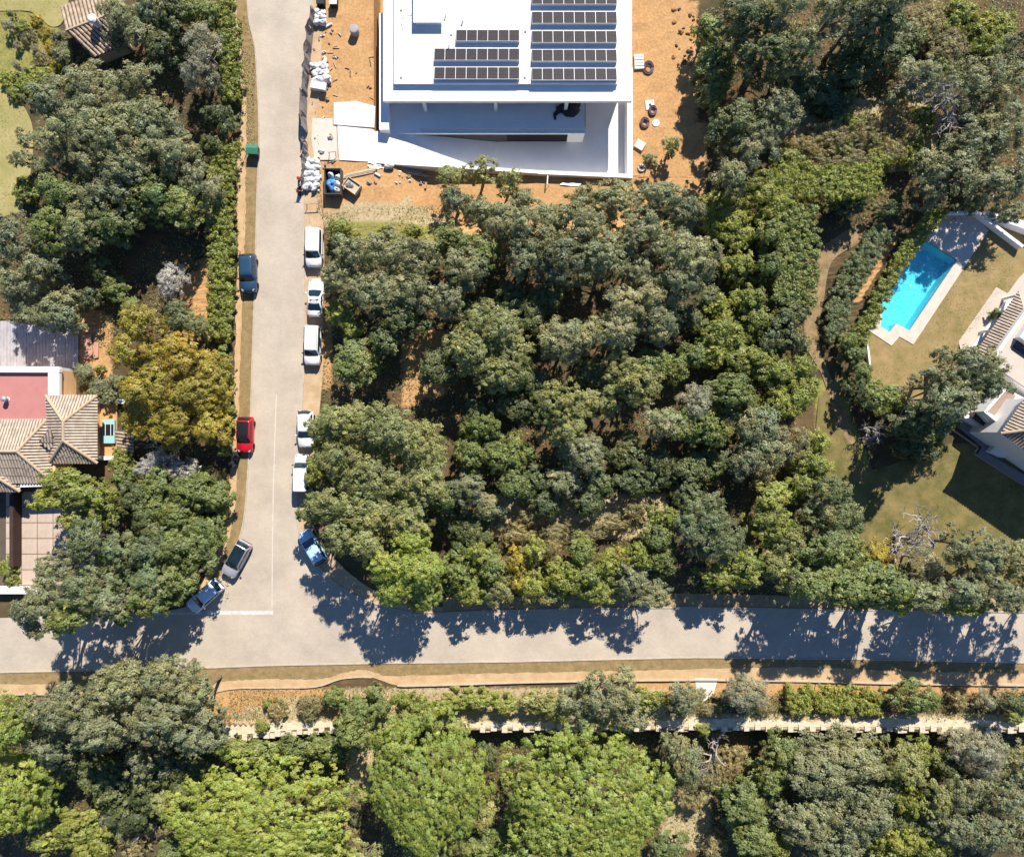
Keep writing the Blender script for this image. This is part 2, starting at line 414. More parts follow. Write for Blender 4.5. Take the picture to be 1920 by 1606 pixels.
# ------------------------------------------------------------ lawns and garden surfaces
M_LAWN1 = mat('pale_lawn', (0.27, 0.25, 0.09), 0.95, scale=0.35, col2=(0.40, 0.33, 0.15), bump=0.6, bscale=14, spec=0.1)
M_LAWN2 = mat('dry_lawn', (0.20, 0.165, 0.06), 0.95, scale=0.6, col2=(0.36, 0.25, 0.125), bump=0.6, bscale=14, spec=0.1)
M_LAWN3 = mat('shade_toned_lawn', (0.10, 0.10, 0.032), 0.95, scale=0.5, col2=(0.25, 0.19, 0.08), bump=0.6, bscale=14, spec=0.1)  # lower garden lawn, colour darkened to stand in for tree shade
sheet('lawn', smooth_px([(-80,-60),(60,-60),(125,-10),(118,40),(96,50),(70,30),(40,20),(-80,25)], 4), 0.005, M_LAWN1)
sheet('lawn', smooth_px([(-80,165),(15,160),(45,200),(62,245),(58,320),(45,375),(30,400),(-80,420)], 4), 0.005, M_LAWN1)
sheet('lawn', [(1840,418),(1960,380),(1960,480),(1900,545),(1800,640),(1760,740),(1690,760),(1640,730),(1620,650),(1624,612),(1630,612),(1671,642),(1686,625),(1711,640)], 0.005, M_LAWN2)
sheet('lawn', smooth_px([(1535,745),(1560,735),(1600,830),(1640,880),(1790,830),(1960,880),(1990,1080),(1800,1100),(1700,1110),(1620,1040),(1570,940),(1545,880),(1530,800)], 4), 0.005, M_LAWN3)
sheet('garden_path', smooth_px([(1605,420),(1625,425),(1610,455),(1560,490),(1545,560),(1535,640),(1555,700),(1590,780),(1600,840),(1575,800),(1540,700),(1508,640),(1515,560),(1530,470)], 4), 0.009,
      mat('garden_path_earth', (0.17, 0.115, 0.06), 0.95, scale=0.9, col2=(0.34, 0.24, 0.13), bump=0.8, bscale=8, spec=0.1))
sheet('concrete_pad', [(1303,1270),(1346,1271),(1338,1300),(1318,1316),(1306,1300)], 0.02, mat('pale_concrete', (0.55, 0.5, 0.44), 0.9, col2=(0.68, 0.63, 0.57), scale=1.2, bump=0.3))
# ------------------------------------------------------------ swimming pool
M_TILE_POOL = mat('pool_lining', (0.26, 0.64, 0.74), 0.5, scale=3, col2=(0.34, 0.74, 0.82))
M_DECK = mat('pool_deck_stone', (0.50, 0.43, 0.36), 0.85, scale=1.2, col2=(0.62, 0.55, 0.475), bump=0.3)
def water_material():
    m = bpy.data.materials.new('pool_water'); m.use_nodes = True; nt = m.node_tree; N = nt.nodes; L = nt.links
    N.remove(N['Principled BSDF'])
    tr = N.new('ShaderNodeBsdfTransparent'); tr.inputs[0].default_value = (0.34, 0.86, 0.98, 1)
    gl = N.new('ShaderNodeBsdfGlossy'); gl.inputs['Roughness'].default_value = 0.08
    fr = N.new('ShaderNodeFresnel'); fr.inputs[0].default_value = 1.33
    tc = N.new('ShaderNodeTexCoord'); nz = N.new('ShaderNodeTexNoise'); nz.inputs['Scale'].default_value = 2.2; nz.inputs['Detail'].default_value = 4; nz.inputs['Distortion'].default_value = 1.2
    L.new(tc.outputs['Object'], nz.inputs['Vector'])
    bp = N.new('ShaderNodeBump'); bp.inputs['Strength'].default_value = 0.6; bp.inputs['Distance'].default_value = 0.15
    L.new(nz.outputs['Fac'], bp.inputs['Height'])
    for n in (gl, fr): L.new(bp.outputs['Normal'], n.inputs['Normal'])
    # water is a little clearer on the crests of the ripples
    rp = N.new('ShaderNodeValToRGB'); rp.color_ramp.elements[0].color = (0.42, 0.86, 0.95, 1); rp.color_ramp.elements[1].color = (0.58, 0.95, 1.0, 1)
    rp.color_ramp.elements[0].position = 0.35; rp.color_ramp.elements[1].position = 0.65
    L.new(nz.outputs['Fac'], rp.inputs['Fac']); L.new(rp.outputs['Color'], tr.inputs[0])
    mx = N.new('ShaderNodeMixShader'); L.new(fr.outputs[0], mx.inputs[0]); L.new(tr.outputs[0], mx.inputs[1]); L.new(gl.outputs[0], mx.inputs[2])
    L.new(mx.outputs[0], N['Material Output'].inputs[0])
    return m
pool = thing('swimming_pool', 'turquoise swimming pool with stepped end set in a pale stone deck', 'pool', W(1720, 535, 0))
pw = [W(*p) for p in POOL]
n = len(pw)
mb = MB(); mb.add([(p.x, p.y, 0.02) for p in pw] + [(p.x, p.y, -1.9) for p in pw], [tuple(range(n, 2*n))] + [(i, (i+1) % n, n+(i+1) % n, n+i) for i in range(n)])
mb.build('basin', M_TILE_POOL, pool, fix=False)
mb = MB(); mb.poly([(p.x, p.y, -0.14) for p in pw]).build('water', water_material(), pool)
# shallow entry steps at the narrow end
for k, (a, b, z) in enumerate([((1668,622),(1650,611),-0.45), ((1672,612),(1652,600),-0.8)]):
    a = W(*a); b = W(*b); d = (b - a).normalized(); nn = Vector((d.y, -d.x, 0)); c = (a + b)/2
    mb = MB(); mb.obox((c + nn*(0.2 if k == 0 else 0.25))[:2], math.atan2(d.y, d.x), (b-a).length/2*0.96, 0.35, -1.89, z); mb.build('step', M_TILE_POOL, pool)
DECK = [(1770,403),(1826,404),(1853,432),(1712,646),(1686,631),(1671,648),(1626,618),(1641,590),(1634,575),(1722,438),(1748,416)]
dw = [W(*p) for p in DECK]
# deck as a ring of slabs round the water: outer ring joined to inner ring
def ring_slab(name, inner, outer, z0, z1, m, parent):
    bm = bmesh.new()
    vo = [bm.verts.new((p.x, p.y, z1)) for p in outer]; vi = [bm.verts.new((p.x, p.y, z1)) for p in inner]
    es = [bm.edges.new((vo[i-1], vo[i])) for i in range(len(vo))] + [bm.edges.new((vi[i-1], vi[i])) for i in range(len(vi))]
    bmesh.ops.triangle_fill(bm, use_beauty=True, use_dissolve=False, edges=es)
    ret = bmesh.ops.extrude_face_region(bm, geom=bm.faces[:])
    for v in ret['geom']:
        if isinstance(v, bmesh.types.BMVert): v.co.z = z0
    bmesh.ops.recalc_face_normals(bm, faces=bm.faces)
    me = bpy.data.meshes.new(name); bm.to_mesh(me); bm.free(); me.materials.append(m)
    org = root_loc(parent)
    me.transform(Matrix.Translation(-org))
    return link_mesh(name, me, parent)
inner = []
c0 = sum(pw, Vector())/n
for p in pw: inner.append(p + (c0 - p).normalized()*0.04)
ring_slab('deck', inner, dw, -0.3, 0.06, M_DECK, pool)
# pool house wall fragment beyond the deck
M_WHITE = mat('white_render', (0.78, 0.77, 0.75), 0.75, var=0.05, scale=1.2, bump=0.15, bscale=30)
M_ALU = mat('white_metal', (0.72, 0.73, 0.75), 0.45, var=0.04, spec=0.5)
t = thing('garden_wall', 'low white garden wall running past the top end of the pool deck', 'wall', W(1865, 430))
def wall_seg(a, b, w, z0, z1, name, m, parent):
    a = W(*a); b = W(*b); d = b - a; c = (a + b)/2
    return MB().obox(c[:2], math.atan2(d.y, d.x), d.length/2, w/2, z0, z1).build(name, m, parent, bevel=0.03)
wall_seg((1826,404),(1908,466), 0.35, 0, 0.9, 'wall_panel', M_WHITE, t)
wall_seg((1768,403),(1826,400), 0.3, 0, 0.75, 'wall_panel', M_WHITE, t)
wall_seg((1838,404),(1960,448), 0.8, 0, 1.3, 'planter_wall', M_WHITE, t)
t = thing('garden_wall', 'thin white low wall between the pool hedge and the dry lawn', 'wall', W(1625, 665))
wall_seg((1621,630),(1628,690), 0.22, 0, 0.5, 'wall_panel', M_WHITE, t)

# ------------------------------------------------------------ the new white villa
M_VW = mat('villa_white', (0.80, 0.80, 0.79), 0.7, var=0.03, scale=0.8, bump=0.08, bscale=30)
M_VDECK = mat('villa_paving', (0.74, 0.72, 0.70), 0.7, var=0.05, scale=0.5, bump=0.1)
M_ROOFW = mat('roof_membrane', (0.60, 0.58, 0.55), 0.8, scale=0.28, col2=(0.72, 0.71, 0.69), bump=0.1, detail=10)
M_DARKGLASS = mat('dark_glass', (0.015, 0.02, 0.025), 0.08, var=0.1, spec=0.7)
M_DARKMETAL = mat('dark_metal', (0.03, 0.03, 0.035), 0.45, var=0.1, spec=0.5)
ZR, ZT, ZD = 2.6, -0.3, -3.0
vloc = W(950, 120, 0); vloc.z = -3.0
villa = thing('villa', 'new white flat-roofed villa with terrace and descending driveway ramp', 'house', vloc)
def rect_px(x0, x1, y0, y1, z): return [W(x0, y0, z), W(x1, y0, z), W(x1, y1, z), W(x0, y1, z)]
xy = lambda pts: [(p[0], p[1]) for p in pts]
roof = MB().prism(xy(rect_px(718, 1185, -90, 190, ZR)), ZR-0.45, ZR).build('roof', M_VW, villa, bevel=0.05)
MB().prism(xy(rect_px(739, 1158, -90, 157, ZR+.45)), ZR-0.02, ZR+0.42).build('roof_deck', M_ROOFW, roof)
# coping around the raised roof
q = rect_px(739, 1158, -90, 157, ZR+.45); mb = MB()
x0, x1, y0, y1 = q[0].x, q[1].x, q[2].y, q[0].y
mb.box(x0-.03, x1+.03, y0-.03, y0+.15, ZR+.40, ZR+.5).box(x0-.03, x0+.15, y0+.15, y1, ZR+.40, ZR+.5).box(x1-.15, x1+.03, y0+.15, y1, ZR+.40, ZR+.5)
mb.build('coping', M_VW, roof)
# seams of the roof membrane, drains and vent pipes
for k in range(7):
    yy = y0 + 1.6 + k*1.9
    MB().box(x0+.16, x1-.16, yy-.03, yy+.03, ZR+.421, ZR+.432).build('membrane_seam', M_VW, roof)
for (px_, py_) in ((752,146),(984,146),(752,20),(985,60),(846,66)):
    q_ = W(px_, py_, ZR+.42); MB().lathe([(.13,0),(.13,.03),(.06,.05)], (q_.x, q_.y, ZR+.421), 10).build('roof_drain', mat('drain_grey', (0.2,0.2,0.21), .6), roof)
for (px_, py_) in ((836,30),(842,88),(868,40)):
    q_ = W(px_, py_, ZR+.42); MB().lathe([(.06,0),(.06,.4),(.09,.41),(.09,.5)], (q_.x, q_.y, ZR+.421), 8).build('vent_pipe', M_ALU, roof)
# body of the house under the roof
xw0, xw1 = W(733,0,1).x, 12.4
yS = 38.4
mb = MB().box(xw0, xw1, yS, W(0,-85,1).y, -3.6, ZR-.451); mb.build('wall', M_VW, villa)
for k in range(4):                      # terrace doors
    xa = xw0 + 1.2 + k*5.2
    wdw = MB().box(xa, xa+4.4, yS-.05, yS+.05, ZT+.05, ZT+2.35).build('window', M_DARKGLASS, villa)
    MB().box(xa-.08, xa, yS-.09, yS+.05, ZT, ZT+2.43).box(xa+4.4, xa+4.48, yS-.09, yS+.05, ZT, ZT+2.43).box(xa+2.17, xa+2.23, yS-.09, yS-.05, ZT, ZT+2.4).box(xa, xa+4.4, yS-.09, yS+.05, ZT+2.35, ZT+2.43).build('frame', M_DARKMETAL, wdw)
# terrace slab on the ramp wall
xt0, xt1, yT = W(730,0,ZT).x, W(1097,0,ZT).x, W(0,250,ZT).y
MB().box(xt0, xt1, yT, yS-.1, ZT-.35, ZT).build('terrace', M_VW, villa, bevel=0.02)
MB().box(xt0+.1, W(950,0,ZD).x, yT+.12, yT+.4, ZD-.4, ZT-.352).build('terrace_wall', mat('ramp_wall', (0.05, 0.055, 0.065), 0.7, var=0.1), villa)
MB().box(W(950,0,ZD).x+.01, xt1-1.95, yT+.16, yT+.36, ZD-.1, ZT-.352).build('garage_door', mat('garage_shade_black', (0.008, 0.009, 0.012), .6, var=.1), villa)  # black colour puts the darkness of the garage opening into the door
MB().box(xt1-1.9, xt1-.02, yT+.1, yS-.12, ZD-.4, ZT-.352).build('wall', M_VW, villa)
# glass balustrade: one pane after another along the terrace edge
M_GLASS = bpy.data.materials.new('balustrade_glass'); M_GLASS.use_nodes = True
_n = M_GLASS.node_tree.nodes; _l = M_GLASS.node_tree.links; _n.remove(_n['Principled BSDF'])
_t = _n.new('ShaderNodeBsdfTransparent'); _t.inputs[0].default_value = (0.90, 0.97, 0.98, 1); _g = _n.new('ShaderNodeBsdfGlossy'); _g.inputs['Roughness'].default_value = 0.05
_m = _n.new('ShaderNodeMixShader'); _m.inputs[0].default_value = 0.08; _l.new(_t.outputs[0], _m.inputs[1]); _l.new(_g.outputs[0], _m.inputs[2]); _l.new(_m.outputs[0], _n['Material Output'].inputs[0])
xg0 = W(790,0,ZT).x; npan = 9
for k in range(npan):
    a = xg0 + (xt1-.1-xg0)*k/npan; b = xg0 + (xt1-.1-xg0)*(k+1)/npan
    MB().box(a+.02, b-.02, yT+.10, yT+.13, ZT+.02, ZT+.98).build('glass_pane', M_GLASS, villa)
MB().box(xg0, xt1-.06, yT+.10, yT+.13, ZT+.985, ZT+1.01).box(xt1-.13, xt1-.06, yT+.15, yS-.2, ZT+.985, ZT+1.03).build('handrail', M_DARKMETAL, villa)
MB().box(xt1-.11, xt1-.08, yT+.2, yS-.2, ZT+.02, ZT+.98).build('glass_pane', M_GLASS, villa)
# columns carrying the roof
for px_ in (799, 930, 1060):
    c = W(px_, 207, ZT); MB().box(c.x-.18, c.x+.18, c.y-.18, c.y+.18, ZT, ZR-.452).build('column', M_VW, villa)
# west flank wall and entrance slabs
MB().prism(xy([W(711,25,1), W(729,25,1), W(729,243,1), W(711,243,1)]), -3.6, 1.0).build('flank_wall', M_VW, villa)
se = lambda x: float(south_edge(x))
# driveway ramp: level entry, then down to the garage court
def ramp_pts(xlist):
    v = []; f = []
    for x, z in xlist:
        v += [(x, se(x)+.05, z), (x, yT+.11, z), (x, se(x)+.05, -3.9), (x, yT+.11, -3.9)]
    for i in range(len(xlist)-1):
        a = 4*i; b = a+4
        f += [(a, b, b+1, a+1), (a, a+2, b+2, b), (a+1, b+1, b+3, a+3)]
    f += [(0, 1, 3, 2), (len(v)-4, len(v)-2, len(v)-1, len(v)-3)]
    return v, f
xr0, xr1, xr2 = -15.6, W(700,0,0).x+0.2, W(935,0,ZD).x
v, f = ramp_pts([(xr1, 0.03), (xr1+1.5, -0.10), (xr1+3.5, -0.5), (xr2-2.5, ZD+.5), (xr2-.8, ZD+.12), (xr2, ZD)])
MB().add(v, f).build('ramp', M_VDECK, villa)
MB().prism([(xr2+.01, se(xr2)+.05), (13.2, se(13.2)+.05), (13.2, yS-.01), (xt1-.01, yS-.01), (xt1-.01, yT+.15), (xr2+.01, yT+.15)], -3.65, ZD).build('court', M_VDECK, villa)
# low retaining parapets on the south and east sides
def parapet(pa, pb, w, name='parapet'):
    (xa, ya, za), (xb, yb, zb) = pa, pb
    d = Vector((xb-xa, yb-ya)); d.normalize(); nn = Vector((-d.y, d.x))*w/2
    P = [(xa+nn.x, ya+nn.y), (xb+nn.x, yb+nn.y), (xb-nn.x, yb-nn.y), (xa-nn.x, ya-nn.y)]
    MB().prism(P, -3.8, [za, zb, zb, za]).build(name, M_VW, villa)
xa = -19.6
parapet((xr1, se(xr1)-.12, 0.18), (3.0, se(3)-.12, -0.85), 0.36)
parapet((3.02, se(3)-.12, -0.9), (13.88, se(13.9)-.12, -0.9), 0.42)
parapet((13.55, se(13.6)+.1, -0.9), (13.55, yS+3, -0.9), 0.62)
# level entry apron beside the street
ap = thing('entry_apron', 'white concrete entry apron between the street fence and the villa ramp', 'slab', W(650, 260))
MB().prism(xy([W(633,236), W(700,243), W(702.5,246), W(702.5,304), W(636,300)]), -0.06, 0.05).build('slab', M_VDECK, ap)
MB().prism(xy([W(626,193), W(668,190), W(704,200), W(702,240), W(626,234)]), -0.06, 0.10).build('slab', mat('grey_screed', (0.60, 0.61, 0.60), 0.8, var=0.05), ap)
MB().prism(xy([W(586,222), W(624,222), W(624,236), W(631,237), W(633,300), W(590,300), W(584,260)]), -0.06, 0.03).build('slab', mat('dusty_screed', (0.58, 0.50, 0.42), 0.9, var=0.08, bump=0.3), ap)
# roof top plant box
pb = thing('roof_plant_box', 'white box-shaped roof hatch on the villa roof left of the solar panels', 'roof hatch', W(802, 15, 3.1))
q = rect_px(778, 827, -40, 39, 3.1+.75); MB().prism(xy(q), ZR+.421, ZR+1.15).build('housing', M_VW, pb, bevel=0.04)
q = rect_px(774.5, 830.5, -40, 41.5, 3.1+.8); MB().prism(xy(q), ZR+1.151, ZR+1.22).build('lid', M_VW, pb)
mb = MB(); mb.tube([W(778,27,3.1)+Vector((0,0,.05)), W(768,26,3.1)+Vector((0,0,.04)), W(756,30,3.1)+Vector((0,0,.04)), W(752,38,3.1)+Vector((0,0,.04)), W(756,56,3.1)+Vector((0,0,.04))], 0.022, 5)
mb.build('cable', M_ALU, pb)
# solar panels
def panel_material():
    m, nt, b = nmat('solar_cells'); N = nt.nodes; L = nt.links
    tc = N.new('ShaderNodeTexCoord'); br = N.new('ShaderNodeTexBrick'); br.offset = 0
    br.inputs['Scale'].default_value = 1; br.inputs['Brick Width'].default_value = 0.178; br.inputs['Row Height'].default_value = 0.178; br.inputs['Mortar Size'].default_value = 0.006
    br.inputs['Color1'].default_value = (0.026, 0.024, 0.030, 1); br.inputs['Color2'].default_value = (0.038, 0.032, 0.036, 1); br.inputs['Mortar'].default_value = (0.12, 0.10, 0.09, 1)
    L.new(tc.outputs['Object'], br.inputs['Vector']); L.new(br.outputs['Color'], b.inputs['Base Color'])
    b.inputs['Roughness'].default_value = 0.5; b.inputs['Specular IOR Level'].default_value = 0.06
    return m
M_CELL = panel_material()
ZP = ZR + 0.42
def solar_row(x0, x1, yl, yh, ncol, label):
    """row of panels: yl = pixel row of the low edge (towards the sun), yh = high edge"""
    c = W((x0+x1)/2, yh, ZP)
    t = thing('solar_panel_row', label, 'solar panels', (c.x, c.y, ZP), 0, 'solar panel rows on the villa roof')
    a = W(x0, yl, ZP+.1); b = W(x1, yh, ZP+.45)
    xa, xb = W(x0, yh, ZP+.4).x, W(x1, yh, ZP+.4).x
    w = (xb-xa)/ncol; ya, yb = a.y, b.y; za, zb = ZP+.09, ZP+.45
    sl = (zb-za)/(ya-yb)
    for k in range(ncol):
        X0 = xa + k*w + .006; X1 = xa + (k+1)*w - .006
        zt = lambda y: zb - (y - yb)*sl
        vs = []
        for dz in (-.03, 0):
            vs += [(X0, yb, zb+dz), (X1, yb, zb+dz), (X1, ya, za+dz), (X0, ya, za+dz)]
        fr = MB().add(vs, [(3,2,1,0),(4,5,6,7),(0,1,5,4),(1,2,6,5),(2,3,7,6),(3,0,4,7)]).build('solar_panel', M_ALU, t)
        i = .022
        vs = [(X0+i, yb+i, zt(yb+i)+.006), (X1-i, yb+i, zt(yb+i)+.006), (X1-i, ya-i, zt(ya-i)+.006), (X0+i, ya-i, zt(ya-i)+.006)]
        MB().add(vs, [(0,1,2,3)]).build('cell_sheet', M_CELL, fr)
    MB().add([(xa, yb+.01, ZP), (xb, yb+.01, ZP), (xb, yb+.01, zb-.035), (xa, yb+.01, zb-.035), (xa, yb+.03, ZP), (xb, yb+.03, ZP), (xb, yb+.03, zb-.035), (xa, yb+.03, zb-.035)],
             [(3,2,1,0),(4,5,6,7),(0,1,5,4),(1,2,6,5),(2,3,7,6),(3,0,4,7)]).build('wind_deflector', M_ALU, t)
    for x in (xa+.1, (xa+xb)/2, xb-.1): MB().box(x-.03, x+.03, yb+.06, ya, ZP, ZP+.055).build('mounting_rail', M_ALU, t)
ordn = ['nearest the terrace', 'second from the terrace', 'third from the terrace', 'fourth from the terrace', 'farthest from the terrace']
for k, (yl, yh) in enumerate([(128,150),(93,115),(58,80),(22,44),(-14,8)]):
    solar_row(997, 1157, yl, yh, 8, 'eight-panel solar row of the wider five-row array, ' + ordn[k])
solar_row(814, 974, 126, 148, 8, 'eight-panel solar row beside the roof hatch side, nearest the terrace')
solar_row(814, 974, 91, 113, 8, 'eight-panel solar row in the three-row array, just behind the front row')
solar_row(855, 974, 56, 77, 6, 'short six-panel solar row in the smaller three-row array')
# black plastic sheet heaped on the terrace
def blob(name, c, rx, ry, rz, m, parent=None, seed=0, n=14, rough=0.18, local=False, smooth=True, rot=0.0):
    rg = np.random.default_rng(seed); mb = MB(); rows = 7; vs = []; fs = []
    ph = rg.random(6)*6.28
    for i in range(rows):
        e = math.pi/2*i/(rows-1)
        for k in range(n):
            a = 2*math.pi*k/n
            f = 1 + rough*(math.sin(2*a+ph[0]) + math.sin(3*a+ph[1])*.7 + .6*math.sin(5*a+ph[2]+3*e)) + rough*.5*(rg.random()-.5)
            r = math.cos(e)**0.7*f
            x = rx*r*math.cos(a); y = ry*r*math.sin(a)
            vs.append((c[0] + x*math.cos(rot) - y*math.sin(rot), c[1] + x*math.sin(rot) + y*math.cos(rot), c[2] + rz*math.sin(e)*(1 + rough*math.sin(a*2+ph[3]+e))))
    for i in range(rows-1):
        for k in range(n):
            k2 = (k+1) % n; fs.append((i*n+k, i*n+k2, (i+1)*n+k2, (i+1)*n+k))
    mb.add(vs, fs)
    return mb.build(name, m, parent, smooth=smooth, local=local)
M_BLACKP = mat('black_plastic', (0.012, 0.012, 0.014), 0.35, var=0.2, spec=0.5)
tp = thing('plastic_sheet', 'black plastic sheet heaped in the shaded corner of the villa terrace', 'tarpaulin', W(1065, 205, ZT))
c = W(1068, 203, ZT); blob('heap', (c.x, c.y, ZT), 1.55, .85, .7, M_BLACKP, tp, 5)
mb = MB(); mb.tube([W(1048,208,ZT)+Vector((0,0,.1)), W(1040,216,ZT)+Vector((0,0,.08)), W(1041,225,ZT)+Vector((0,0,.06))], [.3,.22,.15], 6); mb.build('trailing_end', M_BLACKP, tp)
# ------------------------------------------------------------ tiled roofs
M_TILE = mat('clay_tile', (0.32, 0.26, 0.205), 0.85, scale=1.1, col2=(0.59, 0.485, 0.38), bump=0.5, bscale=6)
M_TILEB = mat('tile_bed', (0.10, 0.078, 0.06), 0.95, var=0.2)
M_TILE2 = mat('weathered_shade_tile', (0.24, 0.165, 0.115), 0.9, scale=1.8, col2=(0.50, 0.39, 0.28), bump=0.5, bscale=6)
M_RIDGE = mat('ridge_tile', (0.44, 0.33, 0.22), 0.85, var=0.15, scale=3)
def tile_slope(parent, pts, down, m=M_TILE, pitch=0.32, name='roof_slope'):
    """planar roof slope: bed sheet plus one half-round tile row after another running down it"""
    P = [Vector(p) for p in pts]
    nrm = Vector((0, 0, 0))
    for i in range(1, len(P)-1): nrm += (P[i]-P[0]).cross(P[i+1]-P[0])
    nrm.normalize()
    if nrm.z < 0: nrm = -nrm
    d = Vector(down); d = (d - nrm*d.dot(nrm)).normalized()
    u = d.cross(nrm).normalized()
    bed = MB().add([p - nrm*.10 for p in P] + P, [tuple(range(len(P)))[::-1], tuple(range(len(P), 2*len(P)))] + [(i, (i+1) % len(P), len(P)+(i+1) % len(P), len(P)+i) for i in range(len(P))]).build(name, M_TILEB, parent)
    o = P[0]; us = [(p-o).dot(u) for p in P]; ds = [(p-o).dot(d) for p in P]
    x = min(us) + pitch*.5
    while x < max(us):
        hit = []
        for i in range(len(P)):
            a, b = us[i-1], us[i]
            if (a - x)*(b - x) < 0:
                k = (x - a)/(b - a); hit.append(ds[i-1] + k*(ds[i]-ds[i-1]))
        if len(hit) >= 2:
            d0, d1 = min(hit), max(hit)
            if d1 - d0 > .25:
                mb = MB(); vs = []; fs = []
                ns = max(1, int(round((d1-d0)/0.9))); na = 4
                r = pitch*.36
                seg = []
                for s_ in range(ns):
                    seg += [(d0 + (d1-d0)*s_/ns, r*.86, .0), (d0 + (d1-d0)*(s_+1)/ns - .002, r*1.02, .02)]
                for dd, rr, lift in seg:
                    for k in range(na+1):
                        an = math.pi*k/na
                        vs.append(o + u*(x + rr*math.cos(an)*1.1) + d*dd + nrm*(rr*math.sin(an)*.95 + .01 + lift))
                for i in range(len(seg)-1):
                    for k in range(na): fs.append((i*(na+1)+k, i*(na+1)+k+1, (i+1)*(na+1)+k+1, (i+1)*(na+1)+k))
                mb.add(vs, fs); mb.build('tile_row', m, bed, fix=False, smooth=False)
        x += pitch
    return bed
def ridge(parent, a, b, r=.16):
    a = Vector(a); b = Vector(b)
    MB().tube([a + Vector((0,0,.05)), b + Vector((0,0,.05))], r, 7).build('ridge_cap', M_RIDGE, parent)

# ------------------------------------------------------------ house on the left: pink roof terrace and clay tiled hips
M_ORANGE = mat('orange_render', (0.72, 0.48, 0.25), 0.85, var=0.07, scale=0.8, bump=0.2)
M_PINK = mat('pink_terrace_tiles', (0.44, 0.185, 0.165), 0.8, var=0.06, scale=0.8, bump=0.1)
M_TEAL = mat('teal_shutter', (0.30, 0.52, 0.54), 0.6, var=0.05)
M_FRAME = mat('white_frame', (0.75, 0.75, 0.74), 0.5, var=0.03)
hA = thing('house', 'orange-walled house with pink roof terrace and pale clay hip roofs', 'house', W(60, 800))
ZA, ZE = 3.3, 3.4
wy0 = W(0,900,ZE).y
# walls
def block(name, px, zpx, z0, z1, m, parent):
    return MB().prism(xy([W(p[0], p[1], zpx) for p in px]), z0, z1).build(name, m, parent)
block('wall', [(-200,693),(108,693),(108,790),(-200,790)], ZA, 0, ZA-.30, M_ORANGE, hA)
block('wall', [(-200,787),(103,787),(103,898),(-200,898)], ZA, 0, ZE-.15, M_ORANGE, hA)
block('wall', [(93,748),(156,748),(156,861),(93,861)], ZA, 0, ZE-.12, M_ORANGE, hA)
block('wall', [(-200,890),(32,890),(32,914),(-200,914)], 2.9, 0, 2.75, M_ORANGE, hA)
# pink roof terrace with white parapet
tr_ = block('roof_terrace', [(-200,697),(89,697),(89,786),(-200,786)], ZA, ZA-.299, ZA-.25, M_PINK, hA)
block('parapet', [(-200,686),(110,687),(111,692),(111,698),(-200,697)], ZA+.15, ZA-.35, ZA+.15, M_WHITE, hA)
block('pilaster', [(104,688),(111,688),(111,697.5),(104,697.5)], ZA-.3, 0, ZA-.351, M_WHITE, hA)
block('parapet', [(90,697.5),(111,698.5),(111,742),(90,742)], ZA+.1, ZA-.35, ZA+.1, M_WHITE, hA)
vc = W(12, 748, ZA)
vt = thing('roof_vent', 'small grey cowl vent standing on the pink roof terrace', 'vent', (vc.x, vc.y, ZA-.25))
MB().lathe([(.16,0),(.16,.5),(.30,.52),(.30,.78),(.1,.9)], (0,0,0), 12).build('cowl', mat('grey_zinc', (0.35,0.36,0.37), 0.5, var=0.1, metal=0.3), vt, local=True)
MB().lathe([(.24,0),(.24,.08)], (0,0,0), 12).build('base_plate', M_ALU, vt, local=True)
vc = W(-2, 783, ZA)
# hip roof over the east wing
def hip(parent, ez, rz, e, r, m=M_TILE, skip=(), caps=True):
    """e: eaves rectangle pixels NW,NE,SE,SW at eave height; r: ridge pixels north end, south end at ridge height"""
    E = [W(p[0], p[1], ez) for p in e]; Rn = W(*r[0], rz); Rs = W(*r[1], rz)
    if 'n' not in skip: tile_slope(parent, [E[0], E[1], Rn], (0, 1, -1), m)
    if 's' not in skip: tile_slope(parent, [E[3], E[2], Rs], (0, -1, -1), m)
    if 'e' not in skip: tile_slope(parent, [E[1], E[2], Rs, Rn], (1, 0, -1), m)
    if 'w' not in skip: tile_slope(parent, [E[0], E[3], Rs, Rn], (-1, 0, -1), m)
    if caps:
        for a, b in ((E[0], Rn), (E[1], Rn), (E[2], Rs), (E[3], Rs), (Rn, Rs)):
            ridge(parent, a, b)
rfA = hA
hip(rfA, ZE, 5.0, [(86,741),(183,741),(183,868),(92,868)], [(119,790),(119,826)])
# main hip roof: ridge runs left out of the picture
E_ne = W(106, 786, ZE); E_se = W(100, 905, ZE); Rm = W(32, 846, 5.0); Rl = W(-150, 846, 5.0)
tile_slope(rfA, [W(-190,786,ZE), W(86,786,ZE), Rm, Rl], (0, 1, -1))
tile_slope(rfA, [W(88,786,ZE), E_se, Rm], (1, 0, -1))
tile_slope(rfA, [W(-190,905,ZE), E_se, Rm, Rl], (0, -1, -1))
for a, b in ((W(88,786,ZE), Rm), (E_se, Rm), (Rm, Rl)): ridge(rfA, a, b)
# porch roof at the lower corner
P_se = W(38, 921, 3.0); P_t = W(-8, 893, 4.1); P_l = W(-170, 893, 4.1)
tile_slope(rfA, [W(38,880,3.0), P_se, P_t], (1, 0, -1)); tile_slope(rfA, [W(-190,921,3.0), P_se, P_t, P_l], (0, -1, -1)); ridge(rfA, P_se, P_t)
# small gabled roof vent
g = [W(72,829,4.35), W(104,829,4.25), W(93,802,4.9)]
tile_slope(rfA, [g[0], g[1], g[2]], (0, 1, -1), pitch=.3); tile_slope(rfA, [W(76,830,4.3), W(103,830,4.2), W(93,842,4.0)], (0, -1, -1), pitch=.3)
